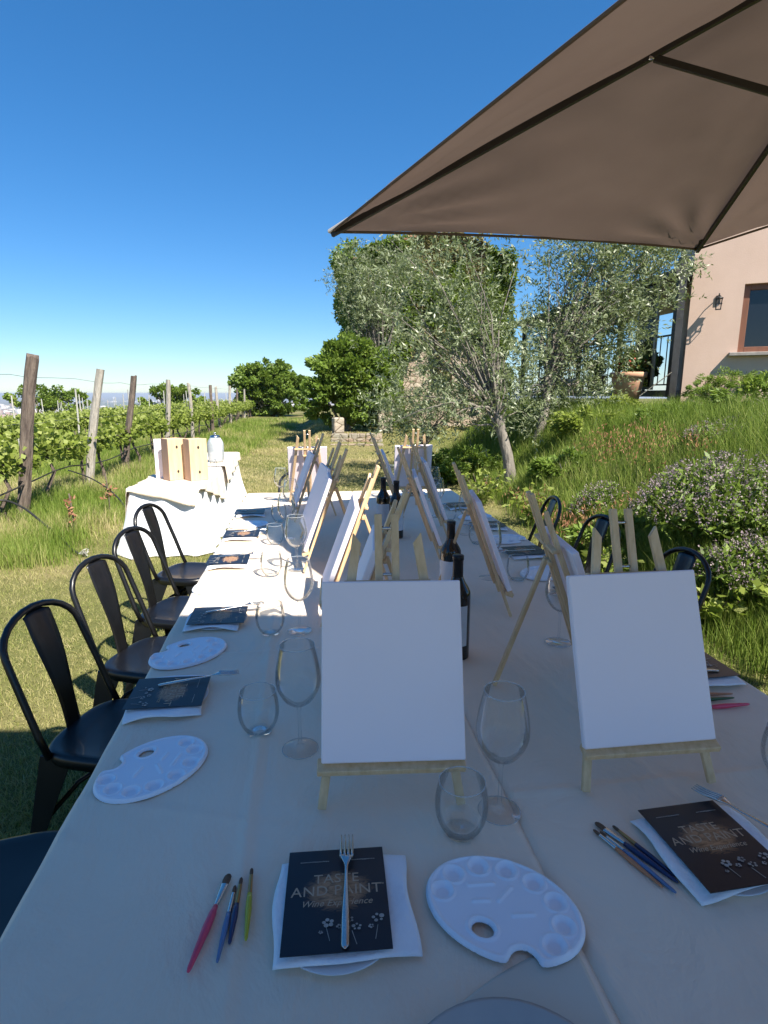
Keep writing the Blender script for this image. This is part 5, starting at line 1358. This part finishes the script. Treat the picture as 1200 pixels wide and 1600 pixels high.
def veranda():
    x = 6.55; y0, y1 = 9.80, 17.2; zf, zr = 1.56, 3.46; d = M['veranda']
    t = thing('veranda', (x, y0, zf), 0, 'black framed glass veranda along the left side of the pink house', 'veranda'); X2 = 2.6
    MB().box((X2/2, (y1-y0)/2, -.06), (X2, y1-y0+.1, .12), bev=.01).build('floor', M['darkfloor'], t)
    MB().box((X2/2-.08, (y1-y0)/2, zr-zf+.07), (X2+.2, y1-y0+.25, .13), bev=.01).build('roof', d, t)
    ys = [0.05, 1.9, 3.7, 5.5, y1-y0-.05]
    for k, yy in enumerate(ys):
        MB().box((.04, yy, (zr-zf)/2), (.09, .09, zr-zf), bev=.004).build('post', d, t)
    for a, b in zip(ys, ys[1:]):
        m = MB()
        for k in range(1, 9):
            yy = a+(b-a)*k/9; m.box((.04, yy, .52), (.014, .014, .86))
        m.box((.04, (a+b)/2, .97), (.035, b-a-.1, .03)); m.box((.04, (a+b)/2, .10), (.03, b-a-.1, .025)); m.build('railing', d, t)
    for k in (3,):
        a, b = ys[k], ys[k+1]; MB().box((.085, (a+b)/2, (zr-zf)/2+.5), (.01, b-a-.1, zr-zf-1.05)).build('glass_panel', M['glass'], t)
    # far end glazing and a tall open door leaf by the wall
    m = MB()
    for k in range(6): m.box((.1+.48*k, y1-y0-.03, (zr-zf)/2), (.04, .04, zr-zf-.02))
    m.build('end_frame', d, t)
    f = MB().box((-.10, .42, (zr-zf)/2+.06), (.045, .06, zr-zf+.1), bev=.004); f.box((-.10, 1.02, (zr-zf)/2+.06), (.045, .06, zr-zf+.1), bev=.004)
    f.box((-.10, .72, zr-zf+.08), (.045, .54, .05)); f.box((-.10, .72, .04), (.045, .54, .05)); fo = f.build('door_leaf', M['greypost'], t)
    MB().box((-.10, .72, (zr-zf)/2+.06), (.012, .54, zr-zf)).build('pane', M['pane'], fo)
    MB().box((-.03, -.08, (zr-zf)/2+.1), (.14, .10, zr-zf+.45), bev=.004).build('downpipe_panel', d, t)
    return t
veranda()
def pot(x, y, z, r, h, label):
    t = thing('terracotta_pot', (x, y, z), 0, label, 'plant pot')
    MB().lathe([(.001, .0), (r*.68, .0), (r*.95, h*.80), (r*.96, h*.82), (r*1.08, h*.83), (r*1.10, h*.98), (r*1.06, h), (r*.96, h), (r*.94, h*.9), (.001, h*.9)], 36).build('pot', M['terracotta'], t, True)
    g = np.random.default_rng(int(x*100)); n = 900; P_ = inside(n, g)*[r*1.1, r*1.0, r*.9]+[0, 0, h+.18]; V, F = leaves(P_, g.normal(size=(n, 3))+[0, 0, .4], .06, .045, g)
    o = np_mesh('potted_plant', V, F, M['geranium'], g.random(n)); o.location = (x, y, z); tag(o, 'leafy potted plant growing out of the ' + label.split(',')[0], 'plant')
pot(6.08, 10.4, 1.33, .30, .56, 'wide terracotta pot with a red flowering plant, before the veranda')
pot(6.9, 13.2, 1.56, .24, .36, 'smaller terracotta pot standing deeper on the veranda, dark bush in it')
bushy('round_potted_bush', (6.95, 11.3, 1.57), [(6.95, 11.3, 2.15, .30, .30, .32)], 40, .06, .04, M['ivy'], 'round dark shrub standing on the veranda beside the railing gap', 'bush', 38, .02, 90)
o = MB().bar((5.95, 9.75, 1.46), (6.32, 9.45, 1.86), .03, .015).build('leaning_plank', M['greypost']); tag(o, 'thin grey plank leaning beside the terracotta pot', 'plank')
o = MB().box((0, 0, .1), (.55, .3, .3), bev=.04).build('stone_block', M['stone']); o.location = (4.85, 10.4, 1.52); tag(o, 'pale stone block on the bank left of the terracotta pot', 'stone')

# ================================================================== FAR PLAIN: town, woods
def town():
    g = np.random.default_rng(5); n = 5200; a = R(90-7.87)+(g.random(n)-.5)*R(80); r = 1500*(15000/1500)**g.random(n)
    x, y = r*np.cos(a), r*np.sin(a); ok = fbm(x*.0006+3, y*.0006) + .25*np.exp(-((r-5000)/2500)**2) > .54; x, y, r = x[ok], y[ok], r[ok]; n = len(x); z = height(x, y)
    w_ = g.uniform(8, 28, n)*(1+r/9000); d_ = g.uniform(8, 26, n)*(1+r/9000); h_ = g.uniform(5, 13, n)*(1+(g.random(n) < .1)*1.6)*(1+r/16000); th = g.random(n)*3
    c_, s_ = np.cos(th), np.sin(th); cr = np.array([(-1, -1), (1, -1), (1, 1), (-1, 1)])*.5; V = np.zeros((n, 10, 3))
    for k, (p, q) in enumerate(cr):
        for e in (0, 1): V[:, k+4*e] = np.stack([x+p*w_*c_-q*d_*s_, y+p*w_*s_+q*d_*c_, z-4+e*(h_+4)], -1)
    for k, p in enumerate((-.5, .5)): V[:, 8+k] = np.stack([x+p*w_*c_, y+p*w_*s_, z+h_+g.uniform(.5, 3, n)], -1)
    b = np.arange(n)[:, None]*10; F = np.concatenate([b+np.array(f) for f in ((0, 1, 5, 4), (1, 2, 6, 5), (2, 3, 7, 6), (3, 0, 4, 7), (4, 5, 9, 8), (6, 7, 8, 9), (5, 6, 9, 9), (7, 4, 8, 8))])
    F = np.concatenate([F[:n*6]]) ; rn = np.tile(g.random(n), 6)
    rn[n*4:] = np.clip(rn[n*4:]*.3, 0, .3)
    m, nn, o = new_mat('distant_town'); bs = nn.nodes.new('ShaderNodeBsdfPrincipled'); at = nn.nodes.new('ShaderNodeAttribute'); at.attribute_name = 'rnd'
    lk(nn, ramp(nn, at.outputs['Fac'], [(0, (.30, .18, .13)), (.3, (.38, .28, .22)), (.35, (.55, .50, .44)), (1, (.78, .76, .72))]), bs.inputs['Base Color']); bs.inputs['Roughness'].default_value = .9; lk(nn, bs.outputs[0], o.inputs[0])
    tag(np_mesh('distant_town', V.reshape(-1, 3), F, m, rn), 'pale houses of the town spread over the hazy plain', 'town', kind='stuff')
    n = 2600; a = R(90-7.87)+(g.random(n)-.5)*R(84); r = 150*(9000/150)**g.random(n); x, y = r*np.cos(a), r*np.sin(a); ok = fbm(x*.0012+9, y*.0012+1)+.12*(r < 700) > .52; x, y, r = x[ok], y[ok], r[ok]; n = len(x); z = height(x, y)
    S_ = g.uniform(3, 7, n)*(1+r/2500); k = 46; c = np.repeat(np.stack([x, y, z+S_*.45], -1), k, 0); Sk = np.repeat(S_, k)
    v = unit(g.normal(size=(n*k, 3)))*g.uniform(.5, 1, (n*k, 1)); P_ = c+v*Sk[:, None]*[.75, .75, .55]; V, F = leaves(P_, v+g.normal(size=(n*k, 3))*.6, Sk*.42, Sk*.36, g)
    tag(np_mesh('distant_woods', V, F, M['ivy'], g.random(n*k)*.8), 'dark woods and hedges on the slopes and plain below', 'woods', kind='stuff')
town()

# ================================================================== HAZE
hz = MB().box((0, 0, -66), (60000, 60000, 152)).build('haze', None)
m, n, o = new_mat('thin_haze'); v = n.nodes.new('ShaderNodeVolumePrincipled'); v.inputs['Color'].default_value = (.80, .88, 1, 1)
v.inputs['Density'].default_value = 1.3e-4; v.inputs['Anisotropy'].default_value = .2; lk(n, v.outputs[0], o.inputs['Volume']); hz.data.materials.append(m)
tag(hz, 'thin blue haze over the plain', 'haze', kind='stuff')
